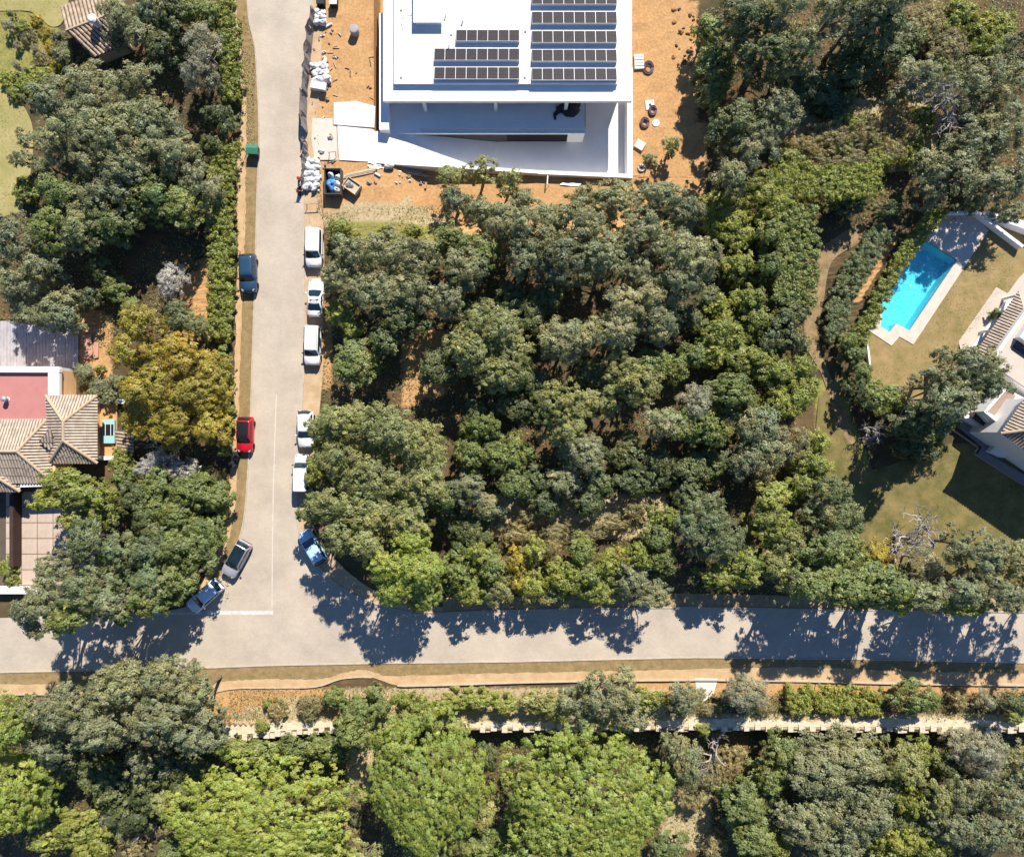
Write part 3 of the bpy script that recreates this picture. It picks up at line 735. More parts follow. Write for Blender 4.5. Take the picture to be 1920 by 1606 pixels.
# white fascia and garden wing walls
block('fascia', [(38,906),(96,906),(96,911),(38,913)], ZE-.2, ZE-.55, ZE-.13, M_WHITE, hA)
block('terrace_wall', [(184,748.5),(247,748.5),(247,757),(184,757)], .5, -.05, .55, M_WHITE, hA)
block('terrace_wall', [(184,855),(218,855),(218,862),(184,862)], .5, -.05, .55, M_WHITE, hA)
for p in ((178,752),(178,857)):
    q = W(*p, 1.6); MB().box(q.x-.14, q.x+.14, q.y-.14, q.y+.14, 0, ZE-.11).build('eave_post', M_WHITE, hA)
# orange tiled side terrace under the wide east eave
block('side_terrace', [(184,757.5),(219,757.5),(219,854.5),(184,854.5)], 0.15, -.05, 0.15, mat('orange_tiles', (0.52, 0.30, 0.13), .85, var=.06, scale=.8), hA)
gf = thing('cold_frame', 'teal framed glass garden frame on the orange side terrace', 'garden frame', W(203, 809))
q0_, q1_ = W(192, 831, .5), W(215, 787, .5)
MB().box(q0_.x, q1_.x, q0_.y, q1_.y, .152, .55).build('box', M_TEAL, gf, bevel=.03)
MB().box(q0_.x+.12, q1_.x-.12, q0_.y+.9, q1_.y-.5, .551, .57).build('pane', M_DARKGLASS, gf)
MB().box(q0_.x+.35, q0_.x+.41, q0_.y+.9, q1_.y-.5, .571, .59).box(q1_.x-.43, q1_.x-.37, q0_.y+.9, q1_.y-.5, .571, .59).build('glazing_bar', M_FRAME, gf)
# lean-to canopy east of the window
tile_slope(hA, [W(214,806,2.2), W(252,806,1.9), W(252,846,1.9), W(222,846,2.2)], (1, -.2, -1), M_TILE2, .36)
for p in ((222,812),(246,812),(246,842),(224,842)):
    q = W(*p, 1.0); MB().box(q.x-.06, q.x+.06, q.y-.06, q.y+.06, 0, 1.85).build('post', M_FRAME, hA)
# slatted grey timber deck north of the terrace, board after board
td = thing('timber_deck', 'weathered grey timber deck beside the pink roof terrace', 'deck', W(70, 645))
M_GREYW = mat('grey_timber', (0.30, 0.285, 0.30), 0.85, scale=1.1, col2=(0.46, 0.435, 0.45), bump=0.3)
k = -8
while k < 25:
    a = W(-3 + k*6.05, 602); b = W(-3 + (k+1)*6.05 - .45, 690)
    if k >= -8: MB().box(a.x, b.x, b.y, a.y, .02, .14 + .01*((k*7) % 3)).build('board', M_GREYW, td)
    k += 1
MB().box(W(-60,0).x, W(147,0).x, W(0,689).y, W(0,603).y, -.05, .015).build('frame', M_TILEB, td)
bd = thing('plywood_pile', 'pinkish warped plywood boards lying beside the timber deck', 'boards', W(168, 650))
MB().prism(xy(WX([(158,628),(172,626),(175,660),(172,674),(158,672)])), .02, .12).build('board', mat('pink_plywood', (0.46, 0.25, 0.17), 0.9, var=0.12), bd)
MB().prism(xy(WX([(176,634),(186,632),(185,670),(177,672)])), .02, .10).build('board', mat('pink_plywood', (0.46, 0.25, 0.17)), bd)
# courtyard of large square slabs
M_SLAB = mat('courtyard_slab', (0.40, 0.31, 0.245), 0.85, scale=0.9, col2=(0.50, 0.40, 0.32), bump=0.25)
cy = sheet('courtyard', [(-40,914),(175,914),(175,1106),(-40,1106)], 0.004, M_TILEB)
sl_me = {}
for ix in range(-1, 5):
    for iy in range(0, 7):
        x = 41 + ix*29.6; y = 921 + iy*29.3
        a = W(x+.6, y+.6); b = W(x+28.9, y+28.6)
        if b.y < W(0,1104).y: continue
        if 'm' not in sl_me:
            w_, h_ = b.x-a.x, a.y-b.y
            o = MB().box(0, w_, -h_, 0, 0, .06).build('paving_slab', M_SLAB, None, local=True); sl_me['m'] = o.data
        else:
            o = bpy.data.objects.new('paving_slab', sl_me['m']); COL.objects.link(o)
        o.parent = cy; o.location = (a.x, a.y, .004)
t = thing('boundary_wall', 'white boundary wall closing the slab courtyard towards the cross street', 'wall', W(20,1108))
block('wall_panel', [(-60,1101),(68,1102),(68,1111),(-60,1111)], 1.0, 0, 1.0, M_WHITE, t)
block('coping', [(-60,1099),(70,1100),(70,1113),(-60,1113)], 1.08, 1.001, 1.09, M_WHITE, t)
t = thing('shade_panel', 'dark panel standing in for shade on the left edge of the courtyard', 'shade panel', W(20, 960))
block('panel', [(27,925),(34,925),(34,1060),(27,1060)], .6, 0, 1.4, mat('dark_timber', (0.05, 0.03, 0.022), 0.8, var=0.2), t)  # dark panel added where the courtyard edge only lies in shade
block('post', [(33,922),(37,922),(37,926),(33,926)], .6, 0, 1.6, mat('dark_timber', (0.05, 0.03, 0.022)), t)

# ------------------------------------------------------------ shed with a tiled gable roof, top left
sh = thing('tiled_shed', 'small tiled gable shed with a round white chimney in the garden', 'shed', W(178, 60))
ra, rb = (125,55), (206,27)      # ridge
zs, zt_ = 2.2, 3.2
NW, NE = W(113,14,zs), W(196,-14,zs); SW, SE = W(180,104,zs), W(236,80,zs)
RA, RB = W(124,58,zt_), W(214,24,zt_)
SW = W(176,108,zs); SE = W(240,82,zs)
SWl = W(152,110,zs)
tile_slope(sh, [NW, NE, RB, RA], (NW-RA), M_TILE2, .42)
tile_slope(sh, [RA, RB, SE, SW], (SW-RA), M_TILE2, .42)
ridge(sh, RA, RB, .14)
_c = (NW+NE+SE+SW)/4; MB().prism(xy([p*.86 + _c*.14 for p in (NW, NE, SE, SW)]), 0, zs-.16).build('wall', mat('shed_wall', (0.45,0.36,0.27), 0.9, var=0.1), sh)
cc = W(182,44,zt_)
ch = MB().lathe([(.42,2.4),(.42,4.0),(.5,4.02),(.5,4.15),(.35,4.3),(.05,4.38)], (cc.x, cc.y, 0), 16).build('chimney', M_WHITE, sh, smooth=False)

# ------------------------------------------------------------ white house on the right
hB = thing('house', 'white house with flat roof terraces and striped clay tile roofs beside the pool lawn', 'house', W(1890, 720))
O2 = np.array((1832., 656.)); e1 = np.array((0.57, -0.82)); e2 = np.array((0.82, 0.57))
def F(s, t): p = O2 + e1*s + e2*t; return (float(p[0]), float(p[1]))
M_BEIGE = mat('beige_terrace', (0.50, 0.43, 0.36), 0.85, var=0.06, scale=0.8, bump=0.15)
ter = sheet('garden_terrace', [(1868,538),(1889,550),(1911,520),(1990,440),(1990,900),(1850,720),(1810,690),(1797,640)], 0.02, M_BEIGE)
# porch: white low wall, lean-to tile roof
block('porch_wall', [F(0,-12), F(118,-6), F(118,0), F(0,0)], 0.5, 0.021, 0.5, M_WHITE, hB)
zA = 3.1
tile_slope(hB, [W(*F(-2,0),2.3), W(*F(136,0),2.3), W(*F(112,30),zA), W(*F(0,30),zA)], (-e2[0], e2[1], -1.2), M_TILE, .34)
for s_ in (6, 48, 92, 126):
    q = W(*F(s_, 3), 2.2); MB().box(q.x-.12, q.x+.12, q.y-.12, q.y+.12, 0.021, 2.15).build('porch_column', M_WHITE, hB)
block('wall', [F(-6,31), F(120,31), F(120,160), F(-6,160)], zA, 0.022, zA-.2, M_WHITE, hB)
block('roof_terrace', [F(-5,38), F(114,38), F(114,158), F(-5,158)], zA, zA-.199, zA-.12, M_BEIGE, hB)
block('parapet', [F(-6,31), F(120,31), F(120,37), F(-6,37)], zA+.4, zA-.198, zA+.45, M_WHITE, hB)
block('stair_shed', [F(66,52), F(108,52), F(108,100), F(66,100)], zA+.9, zA-.119, zA+.9, M_WHITE, hB)
block('dark_shade_patch', [F(40,52), F(66,52), F(66,90), F(40,90)], zA, zA-.119, zA+.02, M_DARKGLASS, hB)  # dark sheet standing in for shade on the roof terrace
# lower wing with sunk terrace
zB = 3.6
block('wall', [(1845,771),(1888,722),(1960,760),(1960,850),(1893,822)], zB, 0.023, zB-.9, M_WHITE, hB)
block('roof_terrace', [(1853,771),(1888,731),(1906,741),(1877,785)], zB-.8, zB-.899, zB-.85, mat('brown_terrace', (0.30,0.22,0.17), 0.85, var=0.08), hB)
for nm, a in (('parapet', [(1845,771),(1886,724),(1889,727),(1850,773)]), ('parapet', [(1845,772),(1850,771),(1882,794),(1877,797)])):
    block(nm, a, zB, zB-.898, zB, M_WHITE, hB)
q0, q1 = W(1879,785,2.9), W(1908,744,2.9)
dq = (q1-q0).normalized(); nq = Vector((dq.y, -dq.x, 0)); 
if nq.x > 0: nq = -nq
wv = [q0 + dq*.3 + nq*.03, q1 - dq*.5 + nq*.03]
MB().add([(wv[0].x, wv[0].y, zB-.7), (wv[1].x, wv[1].y, zB-.7), (wv[1].x, wv[1].y, zB+.35), (wv[0].x, wv[0].y, zB+.35)], [(0,1,2,3)]).build('window', M_DARKGLASS, hB)
zC, zCr = 6.2, 8.2
E0 = W(1876,812,zC); E1 = W(1928,737,zC); u1 = E1 - E0; w1 = Vector((-u1.y, u1.x, 0)).normalized()
if w1.x < 0: w1 = -w1
hl = u1.length/2
Rs = E0 + u1/2 + w1*hl; Rs.z = zCr; Re = Rs + w1*20
tile_slope(hB, [E0, E1, Rs], tuple(-w1 + Vector((0,0,-1))), M_TILE, .34)
tile_slope(hB, [E0, E0 + w1*(20+hl), Re, Rs], tuple(-u1.normalized() + Vector((0,0,-1))), M_TILE2, .34)  # darker tile puts shade into the slope turned from the sun
tile_slope(hB, [E1, E1 + w1*(20+hl), Re, Rs], tuple(u1.normalized() + Vector((0,0,-1))), M_TILE, .34)
ridge(hB, E0, Rs); ridge(hB, E1, Rs); ridge(hB, Rs, Re)
_i = (w1 + u1.normalized())*.35; _a = E0 + _i; _b = E1 + w1*.35 - u1.normalized()*.35
MB().prism(xy([_a, _b, _b + w1*19, _a + w1*19]), 0.03, zC-.14).build('wall', M_WHITE, hB)
# projecting garden wall, buttress and dark pergola
block('wall', [(1806,765),(1838,770),(1830,786),(1893,824),(1990,890),(1985,906),(1912,850),(1862,812),(1813,783)], 1.8, 0.024, 1.4, M_WHITE, hB)
block('buttress', [(1868,835),(1892,846),(1884,858),(1857,846)], 1.2, 0.025, 1.2, M_WHITE, hB)
block('pergola_roof', [(1815,775),(1838,772),(1871,795),(1856,808)], 2.1, 1.95, 2.1, mat('dark_timber', (0.05,0.03,0.022)), hB)
block('plinth', [(1786,790),(1800,785),(1862,826),(1846,846),(1990,930),(1980,945),(1833,852),(1842,838)], .3, 0.021, .3, mat('grey_plinth', (0.20,0.20,0.21), 0.9, var=0.1), hB)
kb = thing('kerb_edging', 'thin stepped stone edging round the shaded base of the white house', 'edging', W(1815,830))
mb = MB(); pts = [(1786,806),(1832,838),(1825,850),(1900,898),(1990,950)]
for i in range(len(pts)-1):
    a = W(*pts[i]); b = W(*pts[i+1]); d = b-a; c = (a+b)/2; mb.obox(c[:2], math.atan2(d.y,d.x), d.length/2, .09, 0, .18)
mb.build('edging_stone', mat('edging_stone', (0.36,0.27,0.21), 0.9, var=0.1), kb)

# ------------------------------------------------------------ retaining wall of stepped blocks
M_BLOCK = mat('pale_wall_block', (0.44, 0.385, 0.29), 0.9, scale=2.2, col2=(0.64, 0.57, 0.45), bump=0.6, bscale=9)
M_BLOCKD = mat('wall_core', (0.34, 0.29, 0.21), 0.9, var=0.15, bump=0.5)
def crib_wall(label, px0, px1, pyf, zt, seed):
    t = thing('retaining_wall', label, 'wall', W((px0+px1)/2, pyf((px0+px1)/2)), 0, 'pale block retaining walls above the pine trees')
    rg = random.Random(seed); x = px0; k = 0
    proto = []
    for v_ in range(4):
        o = MB().box(-.34, .34, -.42, .30, -.26, .0).build('wall_block', M_BLOCK, t, local=True, bevel=.04); proto.append(o.data); bpy.data.objects.remove(o)
    core = MB(); a = W(px0, pyf(px0)); b = W(px1, pyf(px1))
    core.prism([(a.x, a.y+.25), (b.x, b.y+.25), (b.x, b.y-.12), (a.x, a.y-.12)], -3.3, zt-.265); core.build('wall_core', M_BLOCKD, t)
    while x < px1:
        p = W(x, pyf(x)); jit = rg.uniform(-.05, .05)
        for course in range(3):
            off = .0 if (k + course) % 2 else .0
            if course and rg.random() < .0: continue
            o = bpy.data.objects.new('wall_block', proto[k % 4]); COL.objects.link(o); o.parent = t
            o.location = Vector((p.x + (0.62 if course % 2 else 0) , p.y - .05 - .08*course + jit + (-.12 if (k % 2) == 0 else .06), zt - .27*course*1.0 + rg.uniform(-.015, .015))) - t.location
            o.rotation_euler = (0, 0, rg.uniform(-.04, .04)); o.scale = (rg.uniform(.85, 1.05), 1, 1)
        x += 20.6; k += 1
crib_wall('pale stepped block retaining wall at the foot of the orange bank', 418, 640, lambda x: 1381 - (x-418)*.085, 0.15, 1)
crib_wall('long pale stepped block retaining wall below the clipped hedge', 905, 1960, lambda x: 1364 - (x-905)*.002 + 3*math.sin(x/260.), 0.12, 2)
# strip of pale rubble fill behind the blocks
M_RUBBLE = mat('pale_rubble', (0.46, 0.39, 0.26), 0.95, scale=1.5, col2=(0.66, 0.58, 0.42), bump=0.9, bscale=6)
def fill_strip(p0, p1, fa, fb, z=0.05):
    n_ = 30; A = [(p0 + (p1-p0)*i/n_, fa(p0 + (p1-p0)*i/n_) + 2.5*math.sin(i*1.7) ) for i in range(n_+1)]; B = [(x, fb(x)) for x, _ in A]
    P = [W(*p) for p in A + B[::-1]]
    m_ = MB().prism([(p.x, p.y) for p in P], -.5, z); tag(m_.build('rubble_bank', M_RUBBLE), kind='structure')
fill_strip(505, 640, lambda x: 1353, lambda x: 1379 - (x-418)*.085); fill_strip(418, 500, lambda x: 1360, lambda x: 1379 - (x-418)*.085, .045)
fill_strip(870, 1040, lambda x: 1352, lambda x: 1363, .04); fill_strip(1230, 1960, lambda x: 1348 + 3*math.sin(x/57.), lambda x: 1362, .045)
# ------------------------------------------------------------ parked vehicles
def paint(name, col, metal=0.0, rough=0.32):
    return mat('paint_'+name, col, rough, var=0.03, scale=3, metal=metal, spec=0.5, coat=0.6)
M_CGLASS = mat('car_glass', (0.010, 0.022, 0.032), 0.06, var=0.05, spec=0.9)
M_TYRE = mat('tyre_rubber', (0.018, 0.018, 0.018), 0.9, var=0.1)
M_RIM = mat('wheel_rim', (0.45, 0.45, 0.47), 0.35, var=0.05, metal=0.8)
M_TRIM = mat('black_trim', (0.02, 0.02, 0.022), 0.6, var=0.1)
M_LAMP = mat('headlamp_glass', (0.28, 0.30, 0.32), 0.1, var=0.03, spec=0.8)
M_TAIL = mat('tail_lamp', (0.35, 0.01, 0.01), 0.2, var=0.05, spec=0.7)
M_PLATE = mat('number_plate', (0.7, 0.7, 0.68), 0.5, var=0.03)
WHEEL = {}
def wheel_mesh():
    if not WHEEL:
        a = MB().lathe([(.20,-.10),(.30,-.11),(.325,-.07),(.33,0),(.325,.07),(.30,.11),(.20,.10)], (0,0,0), 20, 'y').build('tyre', M_TYRE, None, local=True, smooth=True)
        b = MB().lathe([(.02,-.085),(.19,-.075),(.205,-.10),(.205,.10),(.19,.075),(.02,.085)], (0,0,0), 14, 'y').build('rim', M_RIM, None, local=True)
        WHEEL['t'] = a.data; WHEEL['r'] = b.data
        bpy.data.objects.remove(a); bpy.data.objects.remove(b)
    return WHEEL['t'], WHEEL['r']
def interp(tab, x):
    for i in range(len(tab)-1):
        if tab[i][0] <= x <= tab[i+1][0]:
            k = (x - tab[i][0])/(tab[i+1][0]-tab[i][0]); return [a + (b-a)*k for a, b in zip(tab[i], tab[i+1])]
    return list(tab[-1] if x > tab[-1][0] else tab[0])
def make_car(label, a, b, col, L=4.2, Wd=1.78, Ht=1.5, style='hatch', roofmat=None, group=None, zoff=0.0, rails=False, wipers=True):
    """a, b: pixels of the tail and nose on the ground"""
    A = W(*a); B = W(*b); d = B - A; c = (A + B)/2
    t = thing('parked_car', label, 'car', (c.x, c.y, 0.016 + zoff), math.atan2(d.y, d.x), group)
    hw = Wd/2; l2 = L/2
    zb = 0.95 if style != 'van' else 1.02               # belt line
    zh = {'hatch': .93, 'suv': 1.05, 'van': 1.08, 'sedan': .88, 'coupe': .86}[style]
    xw = {'hatch': .95, 'suv': .95, 'van': 1.15, 'sedan': .75, 'coupe': .75}[style]*L/4.2   # windscreen foot
    xr = -l2 + {'hatch': .12, 'suv': .12, 'van': .07, 'sedan': .75, 'coupe': .45}[style]     # rear glass foot
    if style == 'suv': zb = 1.05
    # lower body: lofted along the length
    stn = [(-l2, .80*hw, .62), (-l2+.06, .90*hw, zb-.10), (-l2+.25, .975*hw, zb-.02), (-l2*.5, hw, zb), (0, hw, zb), (xw-.15, hw, zb), (xw+.05, .995*hw, zh+.03),
           (l2-.55, .97*hw, zh-.03), (l2-.22, .92*hw, zh-.08), (l2-.07, .83*hw, zh-.16), (l2, .70*hw, zh-.30)]
    vs = []; fs = []; m = 11
    for x, w, z in stn:
        sec = [(-w*.90, .20), (-w*.985, .34), (-w, .55), (-w*.985, max(.56, z-.14)), (-w*.90, z-.02), (0, z+.035 if abs(x) < l2-.1 else z+.015), (w*.90, z-.02), (w*.985, max(.56, z-.14)), (w, .55), (w*.985, .34), (w*.90, .20)]
        vs += [(x, y, zz) for y, zz in sec]
    for i in range(len(stn)-1):
        for k in range(m-1): fs.append((i*m+k, i*m+k+1, (i+1)*m+k+1, (i+1)*m+k))
        fs.append((i*m+m-1, i*m, (i+1)*m, (i+1)*m+m-1))
    fs += [tuple(range(m)), tuple(range((len(stn)-1)*m, len(stn)*m))]
    body = MB().add(vs, fs).build('body', col, t, local=True, smooth=True)
    # cabin
    wb, wr = hw*.93, hw*(.74 if style != 'van' else .80)
    xf1 = xw - {'hatch': .75, 'suv': .62, 'van': .62, 'sedan': .80, 'coupe': .8}[style]
    xr1 = xr + {'hatch': .38, 'suv': .32, 'van': .10, 'sedan': .72, 'coupe': .9}[style]
    def ring(xa, xb, w, z, rr):
        out = []
        for cx, cy, a0 in ((xb-rr, w-rr, 0), (xa+rr, w-rr, 90), (xa+rr, -w+rr, 180), (xb-rr, -w+rr, 270)):
            for k in range(4):
                an = R(a0 + k*30); out.append((cx + rr*math.cos(an), cy + rr*math.sin(an), z))
        return out
    zt = Ht
    rings = [ring(xr-.03, xw+.03, wb, zb-.06, .15), ring(xr + (xr1-xr)*.45, xw + (xf1-xw)*.45, wb + (wr-wb)*.40, zb + (zt-zb)*.48, .16),
             ring(xr1-.02, xf1+.03, wr+.01, zt-.055, .17), ring(xr1+.06, xf1-.06, wr-.07, zt-.01, .17), ring(xr1+.35, xf1-.35, wr-.32, zt+.012, .14)]
    vs = sum(rings, []); n = len(rings[0]); fs = []
    for i in range(len(rings)-1):
        for k in range(n): fs.append((i*n+k, i*n+(k+1) % n, (i+1)*n+(k+1) % n, (i+1)*n+k))
    fs.append(tuple(range(4*n, 5*n)))
    MB().add(vs, fs).build('cabin', col, t, local=True, smooth=True)
    if roofmat:
        rr = [ring(xr1+.03, xf1+.0, wr-.03, zt-.004, .15), ring(xr1+.10, xf1-.06, wr-.10, zt+.012, .15), ring(xr1+.36, xf1-.36, wr-.32, zt+.022, .12)]
        v2 = sum(rr, []); f2 = []
        for i in range(2):
            for k in range(n): f2.append((i*n+k, i*n+(k+1) % n, (i+1)*n+(k+1) % n, (i+1)*n+k))
        f2.append(tuple(range(2*n, 3*n)))
        MB().add(v2, f2).build('roof_panel', roofmat, t, local=True, smooth=True)
    def pane(name, c4, off):
        o = Vector(off)
        MB().add([Vector(p) + o for p in c4], [(0, 1, 2, 3)]).build(name, M_CGLASS, t, local=True)
    lerp = lambda p, q, k: tuple(a + (b-a)*k for a, b in zip(p, q))
    g = .012
    # curved screens: three facets each
    def screen(name, xb_, xt_, sgn):
        v = []; f = []
        for r_, (xx, ww, zz) in enumerate(((xb_, wb*.90, zb-.01), ((xb_+xt_)/2+sgn*.03, (wb*.90+wr*.90)/2+.02, (zb+zt)/2+.0), (xt_+sgn*.02, wr*.88, zt-.075))):
            for k in range(5):
                s_ = -1 + k*.5; v.append((xx + sgn*(.085 - .09*abs(s_)**2.2), ww*s_, zz + .012))
        for r_ in range(2):
            for k in range(4): f.append((r_*5+k, r_*5+k+1, r_*5+5+k+1, r_*5+5+k))
        MB().add(v, f).build(name, M_CGLASS, t, local=True, smooth=True)
    screen('windscreen', xw+.02, xf1, 1); screen('rear_window', xr-.02, xr1, -1)
    for s_ in (-1, 1):
        yb_, yt_ = s_*(wb-.02), s_*(wr+.02)
        zz0, zz1 = zb+.02, zt-.13
        ym = lambda z: yb_ + (yt_-yb_)*((z-zb+.06)/(zt-zb+.0)) + s_*(.045)
        xf_b, xf_t = xw-.32, xf1+.02; xr_b, xr_t = xr+.28, xr1+.14
        xm = (xf_b+xr_b)/2 + .05
        for q in (((xm+.05, ym(zz0), zz0), (xf_b, ym(zz0), zz0), (xf_t-.02, ym(zz1), zz1), (xm+.03, ym(zz1), zz1)),
                  ((xr_b, ym(zz0), zz0), (xm-.05, ym(zz0), zz0), (xm-.05, ym(zz1), zz1), (xr_t, ym(zz1), zz1))):
            pane('side_window', q, (0, s_*g, 0))
        mir = MB().obox((xw-.28, s_*(hw+.10)), 0, .06, .11, zb-.02, zb+.15); mir.build('mirror', M_TRIM if style in ('van', 'suv') else col, t, local=True, bevel=.03)
        MB().obox((l2-.22, s_*hw*.66), s_*-.55, .16, .09, zh-.22, zh-.075).build('headlight', M_LAMP, t, local=True, bevel=.03)
        MB().obox((-l2+.10, s_*hw*.80), 0, .06, .10, zb-.30, zb-.06).build('taillight', M_TAIL, t, local=True, bevel=.02)
        if rails: MB().tube([(xr1+.15, s_*(wr-.02), zt+.0), (xr1+.25, s_*(wr-.03), zt+.05), (xf1-.35, s_*(wr-.03), zt+.05), (xf1-.2, s_*(wr-.02), zt)], .022, 5).build('roof_rail', M_TRIM, t, local=True)
        tm, rm = wheel_mesh()
        for xx in (l2*.62, -l2*.62):
            w_ = link_mesh('wheel', tm, t, (xx, s_*(hw-.10), .325)); link_mesh('rim', rm, w_)
    MB().box(l2-.09, l2+.015, -hw*.62, hw*.62, .24, .42).build('front_bumper', M_TRIM, t, local=True, bevel=.03)
    MB().box(-l2-.015, -l2+.09, -hw*.72, hw*.72, .26, .46).build('rear_bumper', M_TRIM, t, local=True, bevel=.03)
    MB().box(l2+.016, l2+.026, -.26, .26, .36, .47).build('number_plate', M_PLATE, t, local=True)
    if wipers:
        MB().tube([(xw+.08, .1, zb+.02), (xw-.22, .55*hw, zb+.20)], .012, 4).tube([(xw+.08, -.5, zb+.02), (xw-.22, -.05, zb+.21)], .012, 4).build('wiper', M_TRIM, t, local=True)
    return t
PW = paint('white', (0.78, 0.78, 0.77), rough=.35)
# positions are those of the wheels on the ground: the outward lean of the roofs is taken off
make_car('dark blue tall estate car parked on the verge by the long hedge', (469,480), (471,549), paint('navy', (0.025, 0.065, 0.12), .2), 4.3, 1.86, 1.62, 'suv', group=None)
make_car('bright red hatchback with black roof parked beside the black bins', (465,782), (463,847), paint('red', (0.50, 0.006, 0.015)), 4.05, 1.82, 1.5, 'hatch', roofmat=paint('black_roof', (0.012, 0.014, 0.02)))
make_car('silver grey sport utility car with dark glass roof parked on the corner', (464,1016), (432,1075), paint('silver', (0.36, 0.36, 0.41), .15), 4.3, 1.86, 1.6, 'suv', roofmat=M_CGLASS)
make_car('pale blue silver saloon at the end of the stop line', (415,1091), (362,1139), paint('iceblue', (0.68, 0.78, 0.86), .05), 4.4, 1.82, 1.45, 'hatch')
make_car('white people carrier van at the head of the row, nearest the building site', (593,435), (592,500), PW, 4.35, 1.82, 1.78, 'van')
make_car('white saloon parked nose to the building site between two white vans', (594,592), (596,529), PW, 4.3, 1.76, 1.42, 'sedan')
make_car('white estate van with ribbed roof bars parked behind the white saloon', (591,614), (589,683), PW, 4.5, 1.80, 1.72, 'van', rails=True)
make_car('white hatchback parked opposite the red car', (576,770), (577,838), PW, 4.2, 1.80, 1.55, 'hatch')
make_car('tall white van half hidden under an overhanging lime green bush', (570,917), (571,855), PW, 4.3, 1.78, 1.9, 'van')
make_car('white car in deep tree shade, tinted blue, on the inside of the bend', (605,1050), (574,998), paint('shade_blue', (0.42, 0.64, 0.82), .05), 4.2, 1.76, 1.48, 'hatch')  # blue paint holds the sky tint of shade on a white car

# ------------------------------------------------------------ bins, scooter
M_GREENP = mat('green_plastic', (0.03, 0.13, 0.075), 0.5, var=0.1, spec=0.4)
bn = thing('waste_container', 'green lidded waste container standing on the verge', 'bin', (*W(479, 287)[:2], 0.01), R(-3))
MB().obox((0,0), 0, .56, .42, .16, 1.02, 1.12).build('tub', M_GREENP, bn, local=True, bevel=.04)
vs = [(-.66,-.52,1.03),(.66,-.52,1.03),(.66,.52,1.03),(-.66,.52,1.03),(-.66,-.50,1.08),(.66,-.50,1.08),(.62,.1,1.24),(-.62,.1,1.24),(.62,.52,1.16),(-.62,.52,1.16)]
MB().add(vs, [(0,1,2,3),(4,5,6,7),(7,6,8,9),(0,1,5,4),(3,2,8,9),(1,2,8,6,5),(0,3,9,7,4)]).build('lid', mat('green_lid', (0.05, 0.19, 0.12), 0.45, var=0.1, spec=0.4), bn, local=True)
MB().box(-.68,-.60,-.2,.2,.78,.85).box(.60,.68,-.2,.2,.78,.85).build('handle', M_TRIM, bn, local=True)
for x in (-.42, .42):
    for y in (-.3, .3): MB().lathe([(.09,-.03),(.09,.03)], (x, y, .09), 10, 'y').build('wheel', M_TYRE, bn, local=True)
for k, (p, lb) in enumerate([((447,852), 'black wheelie bin beside the nose of the red car'), ((441,870), 'black wheelie bin half under the hedge behind the red car')]):
    b_ = thing('wheelie_bin', lb, 'bin', (*W(*p)[:2], 0.01), R(10+15*k), 'black wheelie bins by the hedge')
    MB().obox((0,0), 0, .25, .29, .06, .95, 1.12).build('tub', M_TRIM, b_, local=True, bevel=.03)
    MB().add([(-.31,-.36,.96),(.31,-.36,.96),(.31,.36,.96),(-.31,.36,.96),(-.28,-.33,1.03),(.28,-.33,1.03),(.28,.36,1.08),(-.28,.36,1.08)], [(0,1,2,3),(4,5,6,7),(0,1,5,4),(1,2,6,5),(2,3,7,6),(3,0,4,7)]).build('lid', mat('black_lid', (0.03,0.03,0.033), .5, var=.1), b_, local=True)
    for x in (-.22, .22): MB().lathe([(.10,-.03),(.10,.03)], (x, .34, .10), 10, 'y').build('wheel', M_TYRE, b_, local=True)
sc = thing('scooter', 'red and white motor scooter parked against the site fence', 'scooter', (*W(564, 355)[:2], 0.016), R(-92))
M_RED = paint('scooter_red', (0.42, 0.01, 0.02)); M_SW = paint('scooter_white', (0.72, 0.72, 0.70))
MB().lathe([(.13,-.05),(.25,-.06),(.27,0),(.25,.06),(.13,.05)], (.62,0,.27), 14, 'y').build('wheel', M_TYRE, sc, local=True)
MB().lathe([(.13,-.05),(.25,-.06),(.27,0),(.25,.06),(.13,.05)], (-.58,0,.27), 14, 'y').build('wheel', M_TYRE, sc, local=True)
MB().add([(-.85,-.10,.55),(-.85,.10,.55),(-.35,.19,.50),(-.35,-.19,.50),(-.80,-.08,.78),(-.80,.08,.78),(-.1,.16,.74),(-.1,-.16,.74)], [(0,1,2,3),(4,5,6,7),(0,1,5,4),(1,2,6,5),(2,3,7,6),(3,0,4,7)]).build('tail', M_SW, sc, local=True, bevel=.03)
MB().add([(-.75,-.13,.79),(-.75,.13,.79),(0,.12,.77),(0,-.12,.77),(-.72,-.1,.88),(-.72,.1,.88),(-.02,.09,.83),(-.02,-.09,.83)], [(0,1,2,3),(4,5,6,7),(0,1,5,4),(1,2,6,5),(2,3,7,6),(3,0,4,7)]).build('saddle', M_TRIM, sc, local=True, bevel=.02)
MB().box(-.3,.35,-.17,.17,.24,.33).build('footboard', M_TRIM, sc, local=True)
MB().add([(.30,-.24,.30),(.30,.24,.30),(.40,.20,.95),(.40,-.20,.95),(.48,-.22,.32),(.48,.22,.32),(.52,.15,.98),(.52,-.15,.98)], [(0,1,2,3),(4,5,6,7),(0,1,5,4),(1,2,6,5),(2,3,7,6),(3,0,4,7)]).build('leg_shield', M_RED, sc, local=True, bevel=.03)
MB().tube([(.36,-.36,1.08),(.42,-.12,1.04),(.42,.12,1.04),(.36,.36,1.08)], .025, 6).build('handlebar', M_TRIM, sc, local=True)
MB().box(-1.08,-.78,-.18,.18,.80,1.12).build('top_box', M_RED, sc, local=True, bevel=.05)
MB().box(.5,.78,-.08,.08,.52,.60).build('mudguard', M_RED, sc, local=True, bevel=.02)

